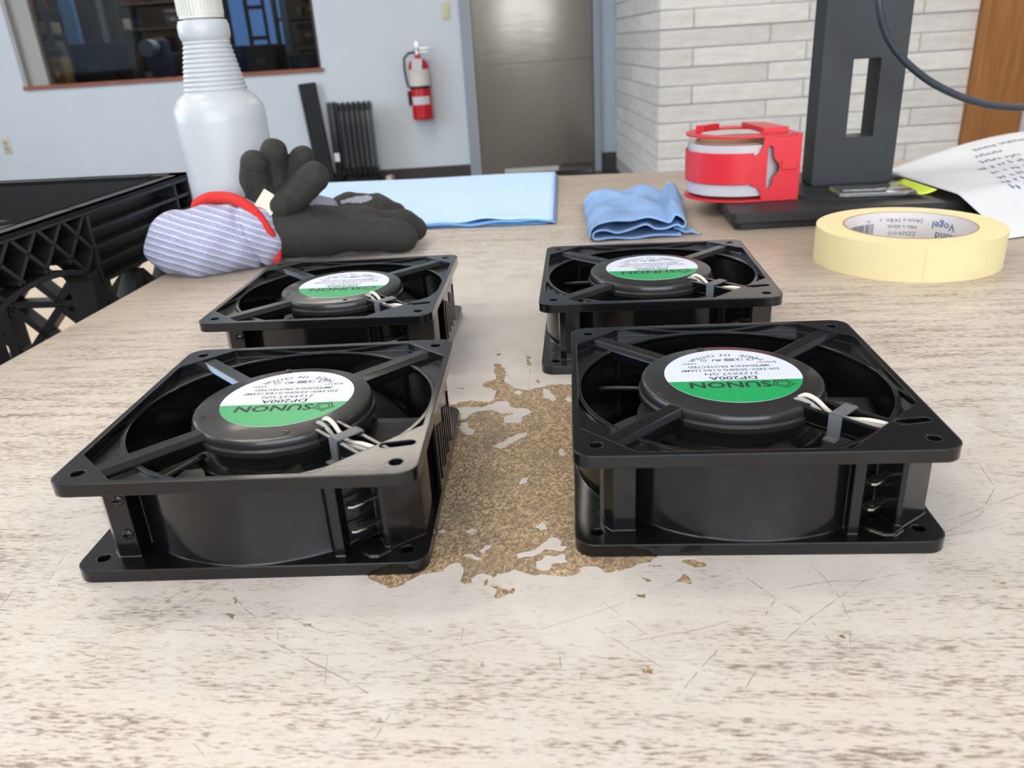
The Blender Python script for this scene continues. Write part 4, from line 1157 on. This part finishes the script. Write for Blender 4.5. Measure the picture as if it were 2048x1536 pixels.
# upright glove: fingers curl up
g2 = glove('work_glove', 'black coated glove with fingers curled upwards, tucked into the red-hemmed cuff', [
    ((-.208, .664, .812), (-.190, .667, .828), .019, .018),
    ((-.194, .660, .828), (-.196, .655, .850), .0125, .0125), ((-.196, .655, .850), (-.1935, .650, .862), .0125, .0110),
    ((-.183, .668, .832), (-.183, .667, .858), .0125, .0125), ((-.183, .667, .858), (-.1795, .662, .869), .0125, .0108),
    ((-.173, .674, .834), (-.166, .675, .855), .0112, .0108), ((-.166, .675, .855), (-.1595, .672, .862), .0108, .0098),
    ((-.188, .656, .822), (-.165, .652, .836), .0130, .0125), ((-.165, .652, .836), (-.148, .650, .849), .0125, .0122),
    ((-.172, .680, .824), (-.150, .690, .816), .011, .010),
], (-.24, .62, .78), (-.12, .72, .90), .0016,
    lambda c: (c[2] < .832 and c[0] > -.178 and c[1] > .6605))
# cuff on the lying glove
def cuff_f(P):
    d = sd_cone(P, (-.258, .640, .806), (-.206, .650, .806), .0255, .0285)
    d = smin(d, sd_cone(P, (-.272, .645, .800), (-.240, .635, .800), .018, .022), .012)
    d = smin(d, sd_cone(P, (-.240, .662, .812), (-.212, .664, .812), .015, .015), .012)
    crease = .0040 * np.exp(-((P[..., 0] + .2035 + .25 * (P[..., 2] - .80)) / .0026) ** 2)
    return d + crease + .0014 * np.sin(P[..., 0] * 110 + P[..., 2] * 60 + 1) * np.sin(P[..., 2] * 120 + P[..., 1] * 50) + .0008 * np.sin(P[..., 0] * 230 - P[..., 2] * 170)
V, F = surface_net(cuff_f, (-.31, .59, .765), (-.165, .70, .85), .0020)
V[:, 2] = np.maximum(V[:, 2], TABLE + .0003)
off = np.array(g1.location)
k = MB(); k.v = [tuple(v - off) for v in V]; k.f = F; k.m = [0] * len(F)
cuff = k.build('knit_cuff', M_KNIT, g1, 180)
# red hem: a soft band round the mouth of the cuff
pts = smooth_path([Vector(p) - g1.location for p in ((-.250, .656, .826), (-.246, .654, .8330), (-.235, .652, .8370), (-.220, .650, .8365), (-.206, .641, .8335), (-.194, .636, .8245), (-.1862, .633, .812), (-.1835, .640, .800), (-.185, .640, .789), (-.189, .642, .783))], 5)
MB().tube(pts, [.0035 + .0025 * math.sin(math.pi * min(1, i / 28)) for i in range(len(pts))], 10, flat=.85).build('red_hem', M_REDKNIT, g1, 60)
tg = Matrix.Translation(Vector((-.1900, .6425, .8280)) - g1.location) @ Matrix.Rotation(R(38), 4, 'Y') @ Matrix.Rotation(R(-14), 4, 'X')
MB().box(-.0075, .0075, -.0004, .0004, -.0135, .0135, M=tg).build('size_tag', M_TAG, g1)

# ---------------------------------------------------------------- blue pad and rag
t = thing('folded_pad', (-.08, .88, TABLE), 'pale blue folded paper pad at the far side of the table', 'pad')
c00, c10, c11, c01 = Vector((-.262, .775)), Vector((.050, .735)), Vector((.073, 1.012)), Vector((-.243, 1.040))
def padpt(u, v, z): 
    p = (c00.lerp(c10, u)).lerp(c01.lerp(c11, u), v)
    return (p.x + .08, p.y - .88, z)
for j, (z0, inset, m_) in enumerate(((.0010, .006, M_PADE), (.0034, .0, M_PADE), (.0062, .002, M_PAD))):
    def f(u, v, z0=z0, ins=inset, j=j):
        x, y, z = padpt(u, v, z0)
        e = max(0, 1 - v * 9)
        return (x - ins * u, y + ins * (1 - v), z + e * (.0012 * math.sin(u * 21 + j * 1.7) + .0008 * math.sin(u * 47 + j)) * (j > 0) + .0004 * math.sin(u * 9 + v * 7) * (j > 0))
    o = MB().grid(f, 60, 30).build('pad_layer', m_, t, 60)
    solidify(o, .0016)

t = thing('cloth_rag', (.118, .74, TABLE), 'crumpled folded blue cloth rag beyond the right rear fan', 'rag')
prof = [(.150, .0015), (.128, .0028), (.110, .0014), (.092, .0030), (.079, .0022), (.0755, .0052), (.078, .0088), (.086, .0098), (.096, .0068), (.107, .0088), (.120, .0125), (.128, .0085), (.137, .0080), (.146, .0105), (.1515, .0080), (.1535, .0118), (.150, .0165), (.1450, .0190), (.1430, .0165), (.1400, .0130), (.134, .0148), (.122, .0185), (.108, .0165), (.092, .0172), (.080, .0150), (.0742, .0105), (.0728, .0040)]
pp = smooth_path([(x, 0, z) for x, z in prof], 5)
nP = len(pp) - 1
def ragf(u, v):
    i = u * nP; a = pp[min(int(i), nP)]
    x, z = a.x, a.z
    y = .655 + .172 * v
    if z < .012: y += .02 * v * 0
    skew = v * .013 + (v * .022 * max(0, (x - .075) / .08))
    top = max(0, (z - .010) / .010)
    flat = 1 - .55 * v * (1 - top)
    zz = z * flat + .003 * v * top * math.sin(x * 90) + .0016 * math.sin(v * 11 + x * 130) * min(1, v * 4) * (z > .004)
    if v > .93: zz *= 1 - (v - .93) * 6
    zz = min(zz, .0190 - .0035 * v)
    y += .006 * math.sin(x * 70) * v + .02 * v * max(0, (x - .1) / .05)
    return (x + skew - .118, y - .74, max(zz, .0012))
o = MB().grid(ragf, nP, 40).build('folded_cloth', M_RAG, t, 80); solidify(o, .0011)
def tail(u, v):
    x = .146 + .022 * u; y = .664 + .045 * v * (1 - u) - .006 * u
    return (x - .118, y - .74, .0015 + .010 * (1 - u) ** 2 * (.4 + .6 * v) + .0008 * math.sin(u * 12))
o = MB().grid(tail, 14, 10).build('loose_corner', M_RAG, t, 80); solidify(o, .0011)

# ---------------------------------------------------------------- monitor stand
mon = thing('monitor_stand', (.325, .745, TABLE), 'dark monitor on a flat base and slotted column at right', 'monitor', rz=R(-1.8))
bo = [(-.128, -.083), (-.124, -.087), (.150, -.087), (.154, -.083), (.150, .095), (.146, .099), (-.108, .099), (-.112, .095)]
MB().prism([(x * .96, y * .94) for x, y in bo], 0.0, .0065).build('base_foot', M_MONB, mon)
MB().prism(bo, .0065, .0150).build('base_plate', M_MONB, mon)
MB().lathe([(0, .0172), (.070, .0172), (.073, .0150)], 64, M=Matrix.Translation((-.002, .012, 0))).build('swivel_disc', M_MON, mon, 30)
k = MB()
z0, z1, hz0, hz1 = .0172, .30, .060, .127
xa, xb, hx0, hx1 = -.031, .044, -.003, .0215
ya, yb = .006, .034
cr0 = roundrect(xa, xb, z0, z1, .002, 2); ch0 = [(hx0, hz0), (hx1, hz0), (hx1, hz1), (hx0, hz1)]
relief(k, [cr0, ch0], lambda x, y: (yb - ya if inpoly((x, y), cr0) and not inpoly((x, y), ch0) else None), 0)
k.build('column', M_MON, mon, M=Matrix(((1, 0, 0, 0), (0, 0, -1, yb), (0, 1, 0, 0), (0, 0, 0, 1))))
MB().rbox(-.27, .28, .045, .075, .215, .54, .008).build('screen_housing', M_MONB, mon, 40)
MB().box(-.262, .272, .0752, .077, .223, .532).build('screen_panel', M_BLACK, mon)
MB().rbox(-.05, .06, .030, .048, .235, .335, .004).build('mount_plate', M_MONB, mon, 40)

cab = smooth_path([(.312, .715, 1.03), (.311, .71, .99), (.315, .70, .953), (.323, .70, .930), (.338, .70, .910), (.362, .70, .891), (.385, .70, .8785), (.408, .70, .8695), (.430, .70, .8645), (.455, .70, .8625), (.50, .70, .866), (.56, .71, .885), (.60, .74, .93), (.60, .765, 1.0)], 8)
tag(MB().tube(cab, .0030, 12).build('monitor_cable', M_CABLE, None, 60), 'dark cable drooping from the monitor towards the right', 'cable')

# ---------------------------------------------------------------- red tape dispenser
ZD = TABLE + .0152
td = thing('tape_dispenser', (.222, .752, ZD), 'red packing tape dispenser on its side, propped on the monitor base', 'dispenser')
RT = .0455; HD = .0568
def outline(r_, n=30):
    """plan: round on the left, flat front tangent running to the right end"""
    pts_ = [(r_ * math.cos(R(a)), r_ * math.sin(R(a))) for a in np.linspace(262, 70, n)]
    return pts_ + [(.036, .030), (.0430, .010), (.0430, -r_ * .985), (.036, -r_ * 1.0)]
def plate(z0, z1):
    q = MB(); ol = outline(RT + .0012); hole_ = circle(-.004, 0, .031, 32)
    relief(q, [ol, hole_], lambda x, y: (z1 if inpoly((x, y), ol) and not inpoly((x, y), hole_) else None), z0)
    return q
plate(0, .0018).build('lower_plate', M_REDP, td)
plate(HD - .0018, HD).build('upper_plate', M_REDP, td)
# wrap band round the roll
k = MB()
def band(a0, a1, z0, z1, r_, th=.0014, n=36):
    k.lathe([(r_, z0), (r_ + th, z0), (r_ + th, z1), (r_, z1), (r_, z0)], n, a0=R(a0), a1=R(a1))
band(95, 272, .0155, .0425, RT - .0002)
k.build('wrap_band', M_REDP, td, 30)
# flat front panel with hanging slot
k = MB()
x0, x1 = .004, .0430
pan = [(x0 - .004, .0155), (.0, .0145), (.006, .0125), (.0090, .0075), (.0100, .002), (.0100, .0), (x1, 0), (x1, HD), (.0100, HD), (.0100, HD - .003), (.0090, HD - .0095), (.006, HD - .0155), (0, HD - .0170), (x0 - .004, HD - .0175)]
sl = [(.0138, .0125), (.0160, .0110), (.0184, .0130), (.0192, .0195), (.0212, .0225), (.0242, .0255), (.0250, .0290), (.0240, .0325), (.0212, .0350), (.0192, .0385), (.0184, .0460), (.0160, .0480), (.0138, .0465)]
ol = [(x, z) for x, z in pan]
q = MB()
relief(q, [ol, sl], lambda x, y: (.0016 if inpoly((x, y), ol) and not inpoly((x, y), sl) else None), 0)
Mpan = Matrix.Translation((0, -RT + .0006, 0)) @ Matrix(((1, 0, 0, 0), (0, 0, -1, 0), (0, 1, 0, 0), (0, 0, 0, 1)))
q.build('front_panel', M_REDP, td, M=Mpan)
MB().rbox(.0265, .0400, -RT - .0020, -RT - .0004, .0265, .0355, .0006).build('grip_notch', M_REDP, td)
MB().box(.0412, .0430, -RT, .010, .001, HD - .001).build('end_wall', M_REDP, td)
MB().prism([(.014, -.030), (.036, -.030), (.030, .018), (.012, .030)], HD, HD + .0045).build('upper_rib', M_REDP, td)
MB().prism([(-.030, .006), (-.012, .020), (-.016, .026), (-.036, .012)], HD, HD + .0055).build('upper_rib', M_REDP, td)
k = MB().lathe([(.0375, .0050), (RT - .0010, .0050), (RT - .0010, HD - .0080), (.0375, HD - .0080), (.0375, .0050)], 64)
roll_ = k.build('tape_roll', M_CLEAR, td, 30)
MB().lathe([(.0355, .0040), (.0375, .0040), (.0375, HD - .0070), (.0355, HD - .0070), (.0355, .0040)], 48).build('tape_core', M_CARD, roll_, 30)

# ---------------------------------------------------------------- masking tape roll
mt = thing('masking_tape', (.2865, .548, TABLE), 'cream masking tape roll lying flat at right of the table', 'tape')
RO, RI, HT = .0612, .0435, .0245
MB().lathe([(RO, 0), (RO, HT)], 96).build('tape_face', M_TAPE, mt, 30)
MB().lathe([(RI, HT), (RO, HT)], 96).lathe([(RO, .0), (RI, .0)], 96).build('tape_side', M_TAPESIDE, mt, 30)
core = MB().lathe([(RI, 0), (RI, HT), (RI - .0009, HT + .0002), (RI - .0014, HT), (RI - .0014, 0), (RI, 0)], 96).build('card_core', [M_CORE], mt, 30)
MB().lathe([(RI, HT + .0002), (RI - .0014, HT + .0002)], 96).build('core_rim', M_CARD, core)
a_ = R(232)
k = MB()
k.lathe([(RO, .0002), (RO + .00018, .0002), (RO + .00018, HT - .0002), (RO, HT - .0002)], 12, a0=R(254), a1=R(300)).build('tape_end', M_TAPE, mt)
# print inside the core, upside down on the far inner wall
k = MB()
ri = RI - .0016
def core_fn(adeg, zc):
    # text runs to the viewer's left, glyph tops point down
    return lambda x, y: (ri * math.cos(R(adeg) + x / ri), ri * math.sin(R(adeg) + x / ri), zc - y)
put_text(k, 'Diamond', .0078, core_fn(17, .0092), bold=.012)
put_text(k, 'Vogel', .0078, core_fn(29, .0168), bold=.012)
k2 = MB()
put_text(k2, 'ZZ509-010', .0042, core_fn(68, .0088))
put_text(k2, '.94in x 60yds', .0040, core_fn(68, .0138))
put_text(k2, '24mm x 54.8m', .0042, core_fn(67, .0186))
put_text(k2, '0', .0034, core_fn(90, .0190))
rn = random.Random(5)
a = 97.0
while a < 128:
    wd_ = rn.choice((.35, .35, .7, 1.05)); 
    k2.add([(ri * math.cos(R(q)), ri * math.sin(R(q)), zz) for q, zz in ((a, .006), (a + wd_, .006), (a + wd_, .0165), (a, .0165))], [(0, 1, 2, 3)])
    a += wd_ + rn.choice((.4, .4, .8))
put_text(k2, '74', .0034, core_fn(103, .0190))
k.build('core_print', M_BLUEINK, core); k2.build('core_print', mat('grey_print', (104, 104, 110), .6), core)

# ---------------------------------------------------------------- paper sheet, notes, acrylic piece
P1 = Vector((.380, .580, TABLE + .0012))
def sheet(u, v):
    # u to the right along the near edge, v along the left edge away from the camera
    lx = P1.x - .003 * v; ly = P1.y + .262 * v
    x = lx + .262 * u * (1 - .02 * v); y = ly + u * (.072 + .05 * v)
    z = P1.z + .0205 * min(1, v * 3.6) * (1 - .1 * u) + .020 * u * v + .012 * math.sin(math.pi * u) * v - .0035 * math.sin(v * 5) * u
    return Vector((x, y, z))
sh = thing('paper_sheet', tuple(P1), 'white printed sheet of paper lying over the monitor base', 'paper')
o = MB().grid(lambda u, v: sheet(u, v * .775) - P1, 40, 40).build('sheet', M_PAPER, sh, 60); solidify(o, .0003, 0)
k = MB()
# rows of print too small and blurred to read: strokes grouped into words
rn = random.Random(11)
def row(u0, v0, words):
    u = u0
    for n_ in words:
        for q in range(n_):
            h0, h1 = rn.choice(((0, .55), (0, .55), (0, 1), (-.3, .55)))
            for a, b_, c, d in ((u, u + .006, v0 + h0 * .03, v0 + h1 * .03), (u, u + .013, v0 + rn.choice((0, .22, .45)) * .03, None)):
                d = c + .006 if d is None else d
                k.add([sheet(p, r_) + Vector((0, 0, .0006)) - P1 for p, r_ in ((a, c), (b_, c), (b_, d), (a, d))], [(0, 1, 2, 3)])
            u += .019
        u += .016
rows = ((.36, .675), (.315, .60), (.29, .535), (.23, .475), (.24, .415), (.22, .355), (.195, .30), (.195, .25))
for (u0, v0), wd in zip(rows, ((6, 8, 2), (7,), (5, 4), (2, 1, 2, 1, 2), (2, 1, 2, 1, 2), (2, 1, 2, 1, 2), (2, 1, 2, 1, 2), (2, 1, 2))):
    row(u0, v0, wd)
for i in range(4): row(.64 - .03 * i, .675 - i * .06, (2,))
k.build('sheet_print', M_PRINT, sh)

nt_ = thing('sticky_note', (.3665, .690, TABLE + .0176), 'yellow-green sticky note sticking out under the paper sheet', 'note')
o = MB().grid(lambda u, v: ((u - .5) * .012, -.012 + .06 * v - .004 * u, .0008 + .004 * u * u), 8, 8).build('note', M_NEON, nt_, 60); solidify(o, .0003)
ac = thing('acrylic_piece', (.332, .700, TABLE + .0174), 'small clear plastic piece lying on the monitor base', 'plastic piece', rz=R(-8))
MB().rbox(-.034, .030, -.014, .024, 0, .0035, .0008).build('clear_slab', M_ACRYL, ac, 40)
MB().rbox(-.032, .006, -.013, -.006, .0035, .0065, .001).build('clear_lip', M_ACRYL, ac, 40)
on = thing('orange_note', (.281, .376, TABLE + .0001), 'pale orange paper corner at the right edge of the table', 'note', rz=R(-20))
o = MB().grid(lambda u, v: ((u - .2) * .04, (v - .5) * .03, .0006 + .0008 * u), 4, 4).build('note', M_ORANGE, on); solidify(o, .0002)
